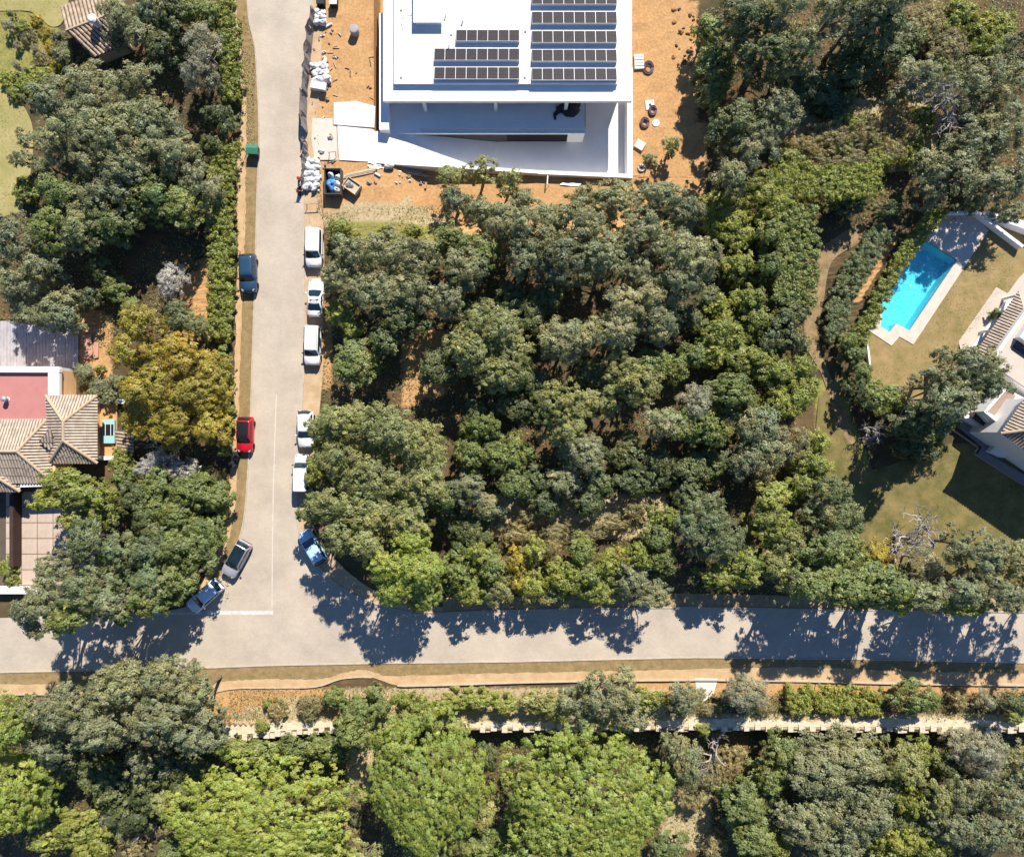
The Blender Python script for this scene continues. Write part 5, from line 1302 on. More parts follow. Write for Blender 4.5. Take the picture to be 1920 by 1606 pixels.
# where a plant stands, in words
ZONES = [
 (lambda x, y: y > 1372 and x < 420, 'below the retaining wall, left of the rounded pines'),
 (lambda x, y: y > 1372 and x < 700, 'below the short retaining wall'),
 (lambda x, y: y > 1372 and x < 930, 'below the wall between two retaining walls'),
 (lambda x, y: y > 1372 and x < 1260, 'below the left end of the long retaining wall'),
 (lambda x, y: y > 1372 and x < 1480, 'beside the dry clearing below the long retaining wall'),
 (lambda x, y: y > 1372 and x < 1700, 'below the long retaining wall, under the clipped hedge'),
 (lambda x, y: y > 1372, 'below the far right end of the long retaining wall'),
 (lambda x, y: y > 1225 and x < 450, 'overhanging the sandy path across from the corner saloon'),
 (lambda x, y: y > 1225 and x < 780, 'on the orange bank between sandy path and short wall'),
 (lambda x, y: y > 1225 and x < 1060, 'on the bank between sandy path and pine tops'),
 (lambda x, y: y > 1225 and x < 1350, 'on the bank left of the concrete pad'),
 (lambda x, y: y > 1225, 'on the bank beside the clipped hedge and long wall'),
 (lambda x, y: x < 115 and y < 200, 'in the lawn garden left of the tiled shed'),
 (lambda x, y: x < 450 and y < 125, 'beside the tiled shed'),
 (lambda x, y: x < 100 and y < 420, 'on the edge of the pale lawn'),
 (lambda x, y: x < 450 and y < 300, 'between the tiled shed and the long hedge'),
 (lambda x, y: x < 450 and y < 480, 'in the garden grove above the timber deck'),
 (lambda x, y: x < 210 and y < 620, 'just above the timber deck'),
 (lambda x, y: x < 450 and y < 640, 'near the pale fluffy bush behind the dark blue car'),
 (lambda x, y: x < 450 and y < 840, 'between the orange house wall and the long hedge'),
 (lambda x, y: x < 230 and y < 990, 'beside the slab courtyard'),
 (lambda x, y: x < 450 and y < 990, 'right of the slab courtyard behind the street hedge'),
 (lambda x, y: x < 220, 'on the street corner beside the courtyard boundary wall'),
 (lambda x, y: x < 450, 'on the street corner behind the silver grey car'),
 (lambda x, y: x < 1120 and y < 400 and x > 780, 'in front of the villa ramp'),
 (lambda x, y: x < 1310 and y < 430 and x > 1110, 'below the orange soil east of the villa'),
 (lambda x, y: x < 700 and y < 470, 'behind the first white van by the site'),
 (lambda x, y: x < 720 and y < 610, 'behind the white saloon in the row'),
 (lambda x, y: x < 720 and y < 730, 'behind the white van with roof bars'),
 (lambda x, y: x < 720 and y < 870, 'behind the white hatchback opposite the red car'),
 (lambda x, y: x < 720 and y < 1010, 'above the shaded white car on the bend'),
 (lambda x, y: x < 1000 and y < 560, 'in the wooded plot below the villa ramp'),
 (lambda x, y: x < 1350 and y < 560, 'in the wooded plot below the orange soil'),
 (lambda x, y: x < 1000 and y < 760, 'in the middle of the wooded plot, street side'),
 (lambda x, y: x < 1300 and y < 760, 'in the middle of the wooded plot'),
 (lambda x, y: x < 1000 and y < 985, 'in the lower wooded plot, street side'),
 (lambda x, y: x < 1290 and y < 985, 'around the dark hollow in the wooded plot'),
 (lambda x, y: x < 860 and y < 1225, 'at the rounded corner of the cross street'),
 (lambda x, y: x < 1280 and y < 1225, 'leaning over the cross street kerb'),
 (lambda x, y: x < 1500 and y < 1225 and y > 900, 'over the cross street verge beside the dark gap'),
 (lambda x, y: x < 1690 and y > 880, 'at the lower corner of the shaded lawn'),
 (lambda x, y: y > 900, 'between the shaded lawn and the cross street'),
 (lambda x, y: y < 330 and x < 1530, 'in the woodland east of the building site'),
 (lambda x, y: y < 320 and x < 1720, 'in the dry scrub of the upper woodland'),
 (lambda x, y: y < 400 and x > 1660, 'in the upper woodland above the pool'),
 (lambda x, y: y < 420, 'in the bright hedge row above the garden path'),
 (lambda x, y: x < 1550 and y < 660, 'left of the garden path'),
 (lambda x, y: x < 1550, 'left of the shaded lawn'),
 (lambda x, y: x < 1700 and y < 720, 'between the garden path and the pool'),
 (lambda x, y: True, 'between the pool lawn and the white house'),
]
def where(px, py):
    for f, s in ZONES:
        if f(px, py): return s
KNAME = {'O': ('evergreen_tree', 'grey-green evergreen'), 'W': ('evergreen_tree', 'warm olive-green evergreen'), 'M': ('evergreen_tree', 'pale olive evergreen'), 'G': ('leafy_tree', 'mid-green leafy'), 'D': ('leafy_tree', 'dark green leafy'), 'C': ('leafy_tree', 'blue-green leafy'),
         'L': ('leafy_tree', 'lime green leafy'), 'P': ('pine_tree', 'bright yellow-green pine'), 'Y': ('golden_tree', 'golden yellow'), 'S': ('silver_tree', 'pale silvery'), 'B': ('dry_shrub', 'dry straw-brown'), 'F': ('silver_shrub', 'whitish fluffy'), 'X': ('bare_tree', 'leafless grey')}
GRP = {}
def plant(px, py, rpx, rpy, h, kd, gap=.10, dens=1.0, seed=None, label=None):
    zg = SOUTH_Z if py > 1372 else 0.0
    zc = zg + h*.62
    p = W(px, py, zc); zg = gh(p.x, p.y)
    rg = np.random.default_rng(seed if seed is not None else int(px*131 + py*17) % 100003)
    k = (H - zc)/H/S; rx, ry = rpx*k, rpy*k
    small = h < 3.0
    nm, ds = KNAME[kd]
    if small and kd not in 'XB': nm = 'shrub'
    size = 'tall broad' if (h >= 8.5) else 'mid-sized' if h >= 5 else 'small' if h >= 3 else 'low'
    what = 'shrub' if small or kd == 'B' else 'tree'
    lb = label or f'{size} {ds} {what} {where(px, py)}'
    t = thing(nm, lb, what, (p.x, p.y, zg - .05), 0, f'{ds} {what}s {where(px, py)}')
    if not label: SIZE.setdefault(lb, []).append((math.sqrt(rx*ry), t))
    if kd == 'X':
        bare_tree(t, rx, h, rg, None, dens); return t
    rm = math.sqrt(rx*ry)
    key = (kd, small, round(math.log(rm)/.32), round(h/2.4) if not small else round(h/.7), gap > .2, dens)
    var = CR.setdefault(key, [])
    if len(var) < (2 if rm > 1.2 else 3):
        r0 = rm; h0 = h
        hb = h*(.30 if not small else .04) if kd != 'P' else h*.42
        hb = max(hb, h - 2.3*rm) if not small else hb
        me, C = tree_mesh(kd, r0, h0, hb, rg, gap, dens)
        me.name = 'crown' if not small else 'foliage'
        tb = trunk_mb(h0, hb, C, rg, max(.05, .028*h if h < 7 else .12 + .011*h), 7 if not small else 4)
        to = tb.build('trunk' if not small else 'stem', M_BARK if kd != 'S' else M_BARKG, t, local=True, fix=False)
        var.append((me, to.data, r0, h0)); rot = 0
        e = var[-1]
    else:
        e = var[int(rg.integers(len(var)))]; rot = int(rg.integers(4))
        to = link_mesh('trunk' if not small else 'stem', e[1], t)
    co = link_mesh('crown' if not small else 'foliage', e[0], t)
    for o_ in (to, co):
        o_.scale = ((rx if rot % 2 == 0 else ry)/e[2], (ry if rot % 2 == 0 else rx)/e[2], h/e[3]); o_.rotation_euler = (0, 0, rot*math.pi/2)
    return t
CR = {}
SIZE = {}
def hedge(label, pts, wid, h, kd, dens=1.0, group=None, top_lump=.12):
    P = [W(p[0], p[1], h*.8) for p in pts]
    z0 = gh(P[0].x, P[0].y)
    t = thing('hedge', label, 'hedge', (P[0].x, P[0].y, z0), 0, group)
    rg = np.random.default_rng(int(pts[0][0]*7 + pts[0][1])); C = []; Rr = []
    for a, b in zip(P[:-1], P[1:]):
        d = b - a; l = math.hypot(d.x, d.y); nx_, ny_ = -d.y/l, d.x/l
        for _ in range(max(3, int(l*wid*6.0*(1 + .5*h/2)))):
            s = rg.random(); o = rg.uniform(-.5, .5)*max(.1, wid - .6)
            r = rg.uniform(.22, .40)
            z = h - r*.75 + rg.normal(0, top_lump) if rg.random() < .62 else rg.uniform(.25, h)
            C.append((a.x + d.x*s + nx_*o - P[0].x, a.y + d.y*s + ny_*o - P[0].y, max(.3, z))); Rr.append(r)
    C = np.array(C); Rr = np.array(Rr)
    Pp, D, col, sz, asp, flat = clump_leaves(C, Rr, kd, rg, dens, 1.0, .15, None, .95)
    Pp[:, 2] = np.maximum(Pp[:, 2], .03)
    link_mesh('foliage', leaf_mesh('foliage', Pp, D, sz, asp, col, rg, flat), t)
    for k in range(0, len(C), max(1, len(C)//12)):
        MB().tube([(C[k][0], C[k][1], -.1), (C[k][0], C[k][1], h*.6)], [.05, .025], 5).build('stem', M_BARK, t, local=True)
    return t
def row(kd, h, items, gap=.10, dens=1.0):
    for it in items:
        px, py, rx = it[:3]; ry = it[3] if len(it) > 3 else rx*.95
        hh = it[4] if len(it) > 4 else h
        plant(px, py, rx, ry, hh, kd, gap, dens)

# ---- top left garden
row('O', 6, [(236,38,44),(292,18,40),(270,70,30),(222,72,24,22,4.5)]); row('D', 6, [(330,40,44),(310,95,30)]); row('G', 5, [(352,25,34),(392,30,28)])
row('S', 6, [(385,92,42,44),(372,140,38,36)], dens=1.2)
row('O', 8.5, [(112,192,52),(180,176,66),(262,152,46,40,7.5),(205,262,88,72,10),(288,232,52,50),(118,272,48),(150,235,50),(330,300,46),(245,322,62,52,9),(300,285,45)])
row('O', 7, [(208,372,66,54,8.5),(150,395,50),(372,350,42,48),(330,262,30,30,6)]); row('G', 7.5, [(128,368,52,46),(292,372,62,50),(345,392,48,44)])
row('O', 4.5, [(92,312,26),(62,262,24),(40,300,22)], gap=.45); row('D', 3.5, [(398,272,22),(372,300,20)])
plant(48, 358, 27, 26, 1.8, 'L', 0, 1.3, label='round clipped bright green bush on the edge of the pale lawn')
for (x, y, r, lb) in [(15,48,13,'largest grey-green clipped ball in the lawn garden'), (32,84,9,'clipped grey ball below the largest one'), (63,90,8,'clipped grey ball nearest the tiled shed'), (30,122,8,'clipped grey ball beside the low lime shrubs'), (20,26,8,'small clipped green ball at the garden corner')]:
    plant(x, y, r, r, 1.2 if r < 12 else 1.6, 'S' if y > 30 else 'C', 0, 2.0, label=lb)
row('L', 1.0, [(48,150,26),(12,146,18),(62,168,20),(28,175,16),(40,50,16),(80,140,22)]); row('Y', .8, [(66,36,14),(84,58,14),(96,86,16),(104,116,14),(98,132,14)], dens=.8); row('B', .8, [(50,66,20),(75,110,20),(85,155,18)]); row('O', 2.2, [(118,100,22),(132,132,22),(110,70,16),(88,180,26)])
# ---- left, around the timber deck
row('O', 7, [(38,450,58,54),(36,535,48,44),(85,500,38),(112,585,48,42,6),(60,590,30,28,5)]); row('G', 7.5, [(102,432,48),(218,420,50,46)]); row('W', 8, [(165,432,56,50)]); row('D', 4, [(165,560,26),(190,505,26)]); row('G', 3, [(215,540,30,26),(250,575,22)])
plant(324, 526, 33, 34, 3.6, 'F', 0, 1.0, seed=5, label='whitish fluffy bush behind the dark blue car')
row('C', 3.6, [(345,600,32,26),(378,614,24),(330,580,20)])
row('Y', 7.5, [(268,606,44,42),(246,660,40),(330,668,58,46),(288,728,66,54,8.5),(372,735,58,52),(400,690,36,34,6),(325,795,62,44),(402,800,40,42),(262,790,36,34,6),(410,745,30,30,6)])
row('X', 3.2, [(300,862,44,26),(345,885,38,24),(285,888,34,20)], dens=.8); row('F', 3.4, [(300,866,36,24),(345,882,32,24),(275,880,26,20)], gap=.1)
row('O', 1.8, [(160,700,22),(190,728,24),(172,742,18),(205,745,18),(215,715,16)]); row('L', 1.6, [(186,690,10)])
row('L', 8.5, [(128,905,50,32),(165,925,48,36),(110,935,36,24),(190,965,34,36,7),(150,965,32,30,7)]); row('L', 3, [(228,862,26),(245,885,22)]); row('G', 4.5, [(235,892,26),(300,905,36),(215,955,28),(372,918,50,44),(405,935,30),(300,945,40),(340,968,42)]); row('D', 4.5, [(278,975,40),(250,930,36),(310,1000,36)])
row('C', 10, [(178,1010,50,46),(245,1032,42,44),(190,1098,58,48,12.5),(290,1030,36),(300,1085,42,40,11)], gap=.02); row('O', 10, [(118,1062,46,42),(98,1125,48,46,13),(110,1165,28,24,11),(235,1120,36,34,12)]); row('G', 9.5, [(352,1030,58,52,9.5),(300,1112,44,40,10.5),(345,1085,40,36,9),(152,1152,38,30,12),(255,1142,20,18,10),(335,1112,22,18,7),(395,1000,30,40,5)], gap=.0); row('L', 1.6, [(12,1065,18,22),(20,1090,12)]); row('D', 5, [(215,1065,40),(265,1065,36)]); row('G', 4.5, [(110,1138,28,22),(165,1138,32,22),(225,1132,34,22),(285,1122,32,22),(335,1105,26,20)], gap=0)  # last low row is understory added to fill the road shadow
HG = 'long street hedges along the sandy footpath'
hedge('upper length of the long green street hedge beside the silvery tree', [(420,-20),(426,60),(434,130),(432,188)], 2.8, 2.2, 'L', group=HG)
hedge('middle length of the long street hedge above the dark blue car', [(426,268),(414,340),(412,420),(416,480)], 3.7, 2.2, 'L', group=HG)
hedge('length of the long street hedge beside the dark blue car', [(416,482),(414,560),(410,640)], 3.3, 2.2, 'L', group=HG)
hedge('lower length of the long street hedge by the red car', [(416,650),(424,760),(424,850)], 1.8, 2.0, 'L', group=HG)
hedge('short street hedge below the black bins', [(420,880),(418,960),(408,1005)], 1.2, 1.8, 'L', group=HG)
row('D', 3.5, [(425,228,22,30),(400,215,24)])
# ---- in front of the villa
row('W', 6, [(905,302,40,26),(842,330,36,30,5.5),(955,330,36,26)], gap=.42, dens=.8); row('O', 6.5, [(852,370,34),(985,375,40,34),(905,395,46,36,7),(940,420,58,46,7.5)], gap=.32)
row('L', 2.8, [(640,430,27,25)]); row('L', 3, [(772,432,22,16),(725,436,18,12)]); row('W', 3.2, [(1265,262,20,24)], gap=.3); row('O', 2.5, [(1222,290,18)], gap=.35)
# ---- wooded plot, upper part
row('O', 8, [(662,478,48,44),(722,470,54,46),(790,482,56,46),(868,500,52,46),(640,522,44,42,7),(700,545,58,46,8.5),(772,552,58,46),(842,562,46,42)]); row('G', 6.5, [(848,452,42,34),(905,470,38)])
row('L', 4.5, [(642,590,34,32),(664,622,24)]); row('G', 7, [(666,682,52,50)]); row('D', 6.5, [(748,600,54,40),(726,640,34,34),(820,690,34,40,5)])
row('O', 9.5, [(1000,430,66,54),(1080,420,66,54),(1060,490,62,50),(1135,482,58,50),(990,492,48,44,8.5)]); row('O', 8.5, [(1160,372,62,44),(1236,372,60,48),(1285,398,40,40),(1205,440,58,46),(1100,368,42,30,7.5)]); row('M', 6.5, [(1240,358,40,22),(1192,512,34,30)], gap=.2)
row('O', 10, [(1290,490,68,62),(1262,540,44)]); row('M', 8.5, [(1180,570,62,50),(1150,622,52,42)], gap=.12); row('O', 8.5, [(1232,606,46,44),(1215,560,40),(1060,640,56,48),(1100,625,34,34,7.5)]); row('W', 9, [(928,612,62,54),(888,662,54,48),(930,700,56,42,8),(862,640,40,36,7.5),(962,655,38,36,8)])
row('L', 5, [(1380,430,46,44),(1382,500,36,36),(1402,562,38,34),(1350,622,46,38),(1420,600,36),(1335,660,40,30),(1400,676,50,38),(1450,700,48,40),(1345,575,30),(1375,640,34)]); row('G', 5, [(1228,672,30,24),(1265,690,30),(1300,665,28)])
row('D', 4, [(1000,590,44),(1020,560,40),(960,560,40),(880,585,40),(1290,600,36),(1330,560,30),(960,760,40),(1000,715,36),(1110,700,34),(890,775,30)], gap=.2)
# ---- wooded plot, lower part
row('W', 8.5, [(1180,712,70,56),(1048,758,60,50),(1060,805,46,40,7.5),(1120,760,40,36,7)]); row('M', 6.5, [(1240,792,44,38),(1085,842,46,40),(1060,900,36,34,5)], gap=.15); row('S', 6.5, [(1300,752,36,36)], gap=.15); row('G', 6, [(1370,742,58,44),(1330,802,40),(970,702,34,36),(1280,800,36)]); row('O', 6, [(1420,802,52,48),(1440,850,44,40),(1395,860,40)], gap=.15); row('L', 5.5, [(1490,742,44,40),(1500,690,34,36),(1460,760,34)]); row('B', 5, [(1488,836,44,40),(1455,815,34),(1430,880,34)], gap=.15)
row('W', 9.5, [(648,792,54,46),(722,802,68,56,10.5),(784,836,60,56),(640,862,46,46,10),(700,892,70,58,11),(792,902,58,50),(632,942,50,42,11),(692,962,64,46,11),(762,972,54,44,10),(650,1002,40,34,10.5),(600,800,26,30,5)]); row('L', 3.6, [(594,872,22,24),(586,898,18,22,3.2),(600,840,16,20,3)]); row('G', 6, [(580,960,22,24),(592,938,18)]); row('B', 2.8, [(608,905,18,22)])
row('G', 6, [(900,802,40),(952,852,50,44),(962,905,38,34),(830,932,38),(880,850,36)]); row('O', 6.5, [(882,920,46,40),(1100,860,36),(920,950,36,30,4.5)]); row('B', 2.2, [(1000,962,40,28),(975,1000,38,26),(1040,1000,36,24),(1150,980,40,22),(1110,1000,34,20),(1190,955,30,24),(1030,1025,26,22,3),(920,985,30)]); row('D', 3.5, [(1000,900,36),(1020,940,36),(1120,905,38),(1180,900,36),(1240,880,40),(1100,940,34),(1300,880,40),(1290,920,36),(1340,870,36),(1180,850,40),(860,980,40),(880,1010,40)], gap=.2)
row('P', 9.5, [(772,1008,42,32),(730,1052,44,38,11),(792,1058,48,42,11),(740,1098,34,34,9.5),(800,1108,34,34,8.5),(770,1085,36,34,10)], gap=.06); row('W', 5.5, [(785,1130,26,18)]); row('W', 11.5, [(690,1012,40,34)], gap=0)
row('G', 6, [(858,1070,44,40),(920,1062,36,34),(1090,1030,32,28),(1240,1050,30),(1232,1002,38,34),(1100,1075,30)]); row('L', 6, [(880,1106,36,32),(1060,1080,44,38),(1000,1095,34,34),(1118,1105,44,32),(900,1040,30),(1245,968,30,28),(1195,1040,30),(1140,1060,34),(1000,1030,26)]); row('Y', 5, [(970,1050,26,26),(975,1092,24,24),(1168,1046,20,22)]); row('O', 7, [(1182,1082,46,42),(1212,1112,50,34)]); row('W', 5, [(940,1100,34,32),(1040,1110,36,28)])
row('C', 8, [(1318,968,58,52),(1342,1012,56,46),(1290,990,34)]); row('L', 6.5, [(1392,1062,48,44),(1440,982,48,44),(1442,930,40,36),(1340,1080,36,28)]); row('W', 6, [(1462,1052,46,44),(1482,1090,36,30),(1480,1010,36)]); row('C', 6.5, [(1562,965,54,46),(1550,920,44,36)]); row('G', 9, [(1560,1030,58,50),(1600,1098,68,42,11),(1535,1075,36)], gap=0); row('Y', 5, [(1640,1035,34,36),(1645,1118,22,22)]); row('L', 5, [(1668,1110,40,34,9.5),(1610,1050,34),(1520,870,40,38),(1500,905,34),(1530,830,30)]); row('C', 4.5, [(1700,1095,26)])
plant(1718, 1015, 62, 66, 7, 'X', 0, 1.6); row('S', 5, [(1722,1050,48,40)], gap=.5, dens=.7); row('L', 9, [(1755,1122,54,30),(1800,1130,34,20)]); row('G', 11.5, [(1500,1088,36,30),(1560,1095,40,32),(1640,1088,44,34)], gap=0); row('O', 11.5, [(1710,1108,38,28),(1775,1100,36,28)], gap=0); row('O', 12.5, [(1975,1075,56,50),(2030,1100,50,44),(1950,1120,40,36)]); row('O', 10.5, [(1822,1030,56,48),(1890,1052,54,48),(1850,1105,52,38,11.5),(1915,1105,40,38,11.5),(1800,1090,34,36,9)])  # dense street trees and those right of frame added to shade the road
# ---- upper woodland on the right
row('G', 4.8, [(1350,112,46,42),(1345,165,34,30),(1332,45,30,40)]); row('D', 9, [(1400,42,56,46,10),(1432,112,58,44),(1382,230,54,46),(1520,165,50,40,3),(1600,130,50,40,3),(1560,190,46,34,2.5),(1640,60,50),(1480,150,40,36,3)]); row('D', 4, [(1640,105,46,34),(1695,75,42,34),(1590,85,40,30)], gap=.1); row('O', 10, [(1458,32,52,44),(1492,90,50,42),(1452,215,56,48,8),(1425,262,50,40,8),(1560,35,50,42,12),(1608,38,50,40,12),(1655,20,44,36,12),(1395,290,40,36),(1370,330,36)])
row('B', 2.8, [(1560,252,54,40),(1622,252,54,40),(1690,235,54,46),(1505,272,46,36),(1540,300,44,26),(1610,300,44,26),(1670,285,40),(1780,85,54,48),(1740,40,50),(1700,160,36)]); row('L', 2.8, [(1590,230,24),(1650,300,34,24),(1700,290,34),(1730,220,30),(1860,60,54,48),(1800,30,44),(1480,300,32)]); row('W', 2.4, [(1530,260,22),(1580,280,24),(1640,262,22),(1620,225,22),(1720,250,26),(1760,120,28)])
row('O', 7, [(1720,145,50,44),(1800,170,64,54),(1872,150,58,54),(1880,235,58,52),(1830,272,66,50),(1780,332,58,50,8),(1900,335,48,46),(1850,350,46,38),(1745,310,36),(1905,90,40)], gap=.25); row('X', 7.5, [(1710,150,48,46),(1800,200,60,50)], dens=.7); row('C', 4, [(1820,382,26,22)]); row('O', 5, [(1890,400,40,20)])
row('L', 5, [(1362,382,56,44),(1420,362,48,40),(1455,392,40),(1340,430,34)])
hedge('broad clipped bright green hedge bounding the dry scrub woodland', [(1440,352),(1500,342),(1560,346),(1648,342)], 4.2, 4.5, 'L', 1.0)
hedge('tall dense clipped green hedge block left of the garden path', [(1486,392),(1492,460),(1490,520),(1484,572)], 5.2, 4.5, 'G', 1.0); row('G', 6, [(1440,440,34),(1440,500,32)]); row('D', 5, [(1466,602,40,34),(1490,590,30),(1440,640,30),(1480,640,34)])
row('D', 3, [(1590,385,36,20),(1660,392,34,18)])
# ---- pool garden
hedge('clipped grey-green hedge between garden path and bare strip', [(1664,428),(1622,480),(1582,545),(1568,590),(1572,640)], 3.4, 1.5, 'K', 1.2, None, .05)
hedge('upper length of leafy hedge along the pool side', [(1764,390),(1716,450),(1670,515)], 2.3, 2.0, 'L', group='leafy hedge along the pool')
hedge('lower length of leafy hedge along the pool side', [(1666,522),(1640,580),(1608,640)], 2.4, 2.0, 'L', group='leafy hedge along the pool')
row('G', 3.5, [(1600,665,24),(1612,700,24,26),(1632,735,30),(1655,752,36,30),(1590,640,20)]); row('D', 10, [(1700,775,36),(1600,730,20,24,4),(1740,790,30),(1680,800,26,26,7),(1720,805,40,30,6),(1768,792,28,24,5)]); row('O', 13, [(1752,758,44,36)], gap=.15); row('S', 2.6, [(1690,735,26,20)], gap=.3)
plant(1640, 800, 32, 34, 4.5, 'X', 0, 1.2); row('O', 11, [(1810,695,72,54),(1772,722,44,40,10),(1845,720,40,40,9.5),(1800,740,44,36,9)], gap=.18)
row('G', 1.4, [(1868,588,12,12)]); row('D', 2.2, [(1838,778,16,12)], gap=.2); row('L', 1.2, [(1762,825,8,14)])
row('D', 3, [(1700,830,34,30),(1730,850,30)], gap=.3)  # dark bushes added to deepen the shade over the lower lawn
# ---- bank south of the cross street
row('G', 2.8, [(626,1308,22,22),(700,1298,20,14),(662,1330,28,22),(712,1328,22)]); row('L', 2.6, [(762,1312,22,16),(850,1316,36,20),(900,1312,34,18),(948,1322,28,18),(1218,1310,38,24),(800,1330,30)]); row('W', 2.8, [(1008,1318,38,22),(1045,1330,26)]); row('O', 7.5, [(1142,1300,62,52,8.5),(1090,1322,46,38,6.5),(1180,1340,40,32,6)]); row('O', 4.5, [(1285,1306,38,32)]); row('S', 5, [(1396,1298,42,36)], dens=1.2); row('C', 4.5, [(1396,1305,40,34)]); row('B', 1.6, [(1432,1322,22),(1330,1330,26,14),(760,1335,24),(1800,1310,24),(580,1325,30),(520,1330,24)]); row('G', 4, [(1715,1310,48,32)]); row('S', 2.8, [(1852,1312,24,22)]); row('D', 4.2, [(1902,1315,34,28)]); row('L', 1.2, [(1905,1348,18,10),(1320,1368,14,14),(490,1362,14),(500,1318,10)])
hedge('long clipped bright green hedge above the retaining wall', [(1478,1312),(1540,1310),(1650,1314)], 3.6, 1.3, 'L', 1.1)
# ---- below the retaining wall
row('O', 9, [(130,1322,56,46),(228,1278,66,50,10),(320,1268,56,44),(300,1342,68,54,10),(200,1358,68,52,10),(110,1392,56,46),(380,1296,40,36,7.5),(382,1368,56,46,8.5),(282,1420,48,40,8),(60,1330,40,34,7)]); row('D', 5, [(200,1460,54),(280,1480,50),(330,1450,46),(150,1430,40),(360,1430,40),(240,1520,46)], gap=.2); row('W', 6, [(275,1462,22),(330,1490,24),(310,1500,26),(355,1480,26)])
plant(8, 1350, 66, 60, 9, 'P', 0, label='yellow-green pine beside the sandy path, left of the evergreen thicket'); plant(14, 1470, 84, 92, 9.5, 'P', 0, label='broad yellow-green pine left of the evergreen thicket'); row('P', 7, [(76,1505,36,42),(92,1462,30,32,6.5)], gap=0); row('L', 5, [(150,1545,48,34),(95,1575,44,26),(180,1580,40)]); row('S', 3, [(218,1528,32,26)]); row('X', 3.2, [(218,1526,36,30),(282,1552,28,32)], dens=.7); row('B', 2.5, [(320,1560,30),(250,1580,36),(660,1510,24,36),(650,1560,24)])
plant(492, 1530, 170, 122, 10.5, 'P', 0, 1.0, label='broad domed yellow-green pine below the short retaining wall')
plant(800, 1456, 116, 146, 11.5, 'P', 0, 1.0, label='tall domed yellow-green pine rising between the two retaining walls')
plant(1094, 1498, 168, 142, 12.5, 'P', 0, 1.0, label='largest domed yellow-green pine below the long retaining wall')
row('P', 8, [(640,1600,44,36),(960,1600,40,34),(735,1400,34,32)], gap=0); row('W', 6.5, [(905,1510,34,40),(690,1600,34)]); row('G', 4.5, [(905,1590,44,34),(930,1560,30),(1260,1590,34),(330,1600,40)], gap=.05)
row('G', 5.5, [(480,1408,54,30),(560,1398,50,30),(618,1402,44,32),(662,1372,42,36),(430,1392,30,22),(680,1330,26,24,4)]); row('O', 6, [(1285,1432,34,44),(1262,1395,30)]); row('B', 2.6, [(1330,1450,44,36),(1370,1440,40),(1300,1500,30),(1340,1590,30)]); row('X', 5, [(1345,1420,50,46)], dens=.5); row('G', 6.5, [(1390,1500,54,46),(1410,1562,54,44),(1440,1450,40),(1462,1402,38,34)]); row('L', 5.5, [(1440,1580,44,34),(1395,1545,30)])
row('O', 8.5, [(1530,1442,76,60),(1592,1420,74,50),(1505,1528,68,56),(1602,1522,78,62,9.5),(1560,1585,60,44)], gap=.14); row('W', 7.5, [(1690,1432,48,50),(1745,1490,36,44)]); row('L', 6, [(1702,1502,30,36),(1682,1566,46,34),(1740,1585,40,28),(1722,1410,36,26),(1660,1590,36)]); row('S', 7.5, [(1832,1408,56,50),(1800,1390,36,30)], gap=.05, dens=1.2); row('O', 7.5, [(1800,1470,48,44),(1872,1482,56,50),(1905,1432,46,44),(1842,1552,58,48),(1772,1545,46,44),(1905,1560,50,48)]); row('D', 5, [(1450,1500,34),(1690,1540,30),(1770,1430,34),(1650,1470,34),(1240,1470,30),(910,1420,26)], gap=.2)

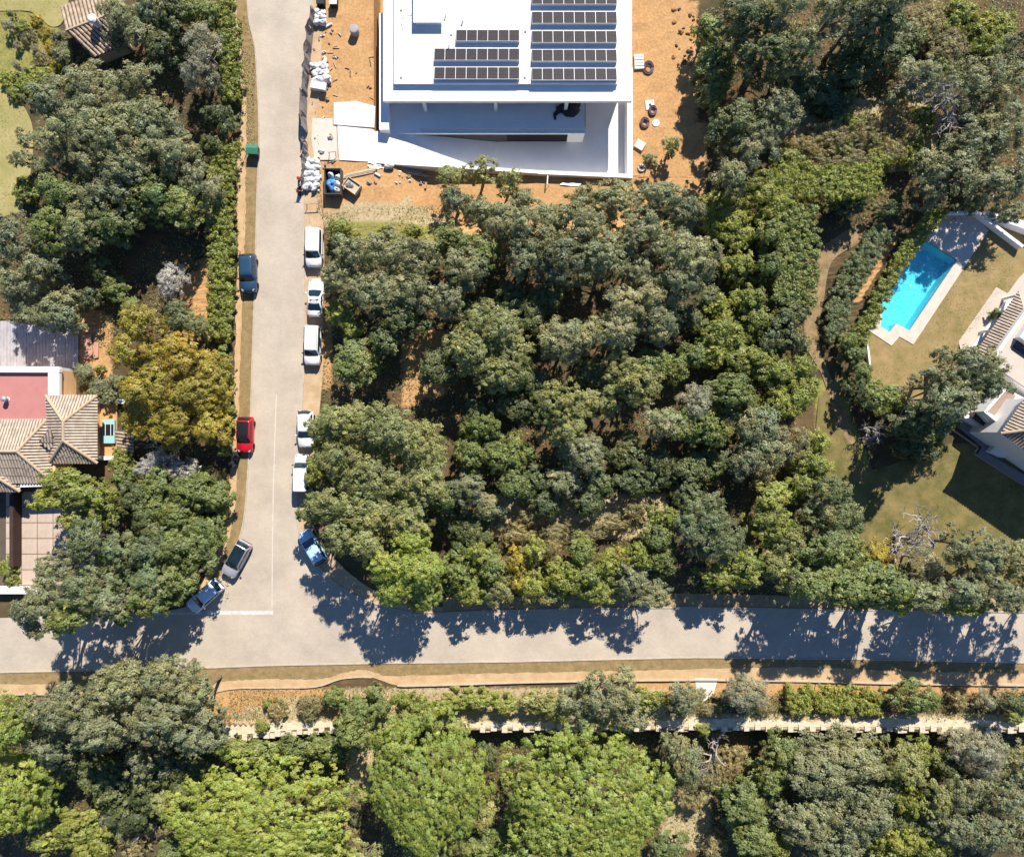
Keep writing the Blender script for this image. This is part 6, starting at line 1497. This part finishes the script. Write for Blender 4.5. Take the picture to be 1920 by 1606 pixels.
# ------------------------------------------------------------ undergrowth that nobody could count
def undergrowth(name, polys, n, kinds, seed, hmax=.55, size=.13):
    rg = np.random.default_rng(seed); PX = []; PY = []
    for p in polys:
        a = np.array(p); bx0, by0 = a.min(0); bx1, by1 = a.max(0); k = int(n*((bx1-bx0)*(by1-by0))/sum((np.ptp(np.array(q)[:, 0])*np.ptp(np.array(q)[:, 1])) for q in polys))
        x = rg.uniform(bx0, bx1, k); y = rg.uniform(by0, by1, k)
        f = np.sin(x/23.)+np.sin(y/19.+1)+np.sin((x+y)/31.)
        ok = inpoly(x, y, p) & (f + rg.normal(0, .8, k) > -.6); PX.append(x[ok]); PY.append(y[ok])
    px = np.concatenate(PX); py = np.concatenate(PY); X = (px-960)/S; Y = (803-py)/S
    Z = ground_h(X, Y) + rg.random(len(X))**2*hmax + .02
    P = np.stack([X, Y, Z], 1); D = np.tile(np.array([0, 0, 1.]), (len(X), 1))
    ki = rg.integers(0, len(kinds), len(X)); c = np.array([KIND[k][0] for k in kinds])[ki]*rg.uniform(.7, 1.4, len(X))[:, None]
    o = link_mesh(name, leaf_mesh(name, P, D, np.full(len(X), size), .35, c, rg, 1.2))
    tag(o, kind='stuff')
undergrowth('undergrowth', [[(620,440),(1340,430),(1530,640),(1530,900),(1660,1120),(820,1125),(640,1040),(600,780)], [(1320,0),(1920,0),(1920,400),(1600,440),(1340,420)], [(0,400),(430,400),(430,1120),(240,1120),(200,900),(240,700),(150,600),(0,600)], [(110,100),(430,60),(440,400),(70,400)]], 95000, 'GLBBWD', 1)
undergrowth('bank_vegetation', [[(0,1305),(420,1305),(420,1375),(0,1375)], [(620,1290),(1960,1295),(1960,1345),(620,1350)], [(0,1390),(1960,1390),(1960,1620),(0,1620)]], 48000, 'GLBBW', 2)
undergrowth('dry_grass_tufts', [[(600,400),(860,370),(860,460),(620,460)], [(430,1290),(640,1285),(640,1350),(430,1350)], [(590,180),(600,300),(592,400),(606,400)], [(455,20),(478,90),(478,280),(465,280)]], 9000, 'BBW', 3, .2, .09)

undergrowth('lawn_grass', [[(0,0),(110,0),(118,40),(70,30),(0,25)], [(0,165),(45,200),(60,250),(45,375),(0,400)], [(1720,640),(1840,440),(1900,430),(1900,540),(1800,640),(1740,730),(1640,720),(1625,640)], [(1540,750),(1640,890),(1790,840),(1920,890),(1920,980),(1700,1050),(1600,920)]], 26000, 'LBWB', 4, .07, .055)
undergrowth('verge_weeds', [[(445,40),(476,90),(484,260),(462,260)], [(458,330),(480,330),(474,640),(450,640)], [(448,690),(470,690),(464,900),(444,900)], [(0,1262),(500,1250),(500,1272),(0,1282)], [(500,1249),(1300,1236),(1300,1256),(500,1272)], [(1300,1236),(1920,1244),(1920,1262),(1300,1254)], [(572,400),(606,420),(606,690),(572,690)]], 4000, 'BWBL', 5, .10, .06)
# among look-alikes that stand together the clearly widest and narrowest say so
for lb, lst in SIZE.items():
    lst.sort(key=lambda e: e[0])
    if len(lst) > 1 and lst[-1][0] > 1.08*lst[-2][0]: lst[-1][1]['label'] = 'widest ' + lb
    if len(lst) > 2 and lst[0][0] < .92*lst[1][0]: lst[0][1]['label'] = 'narrowest ' + lb
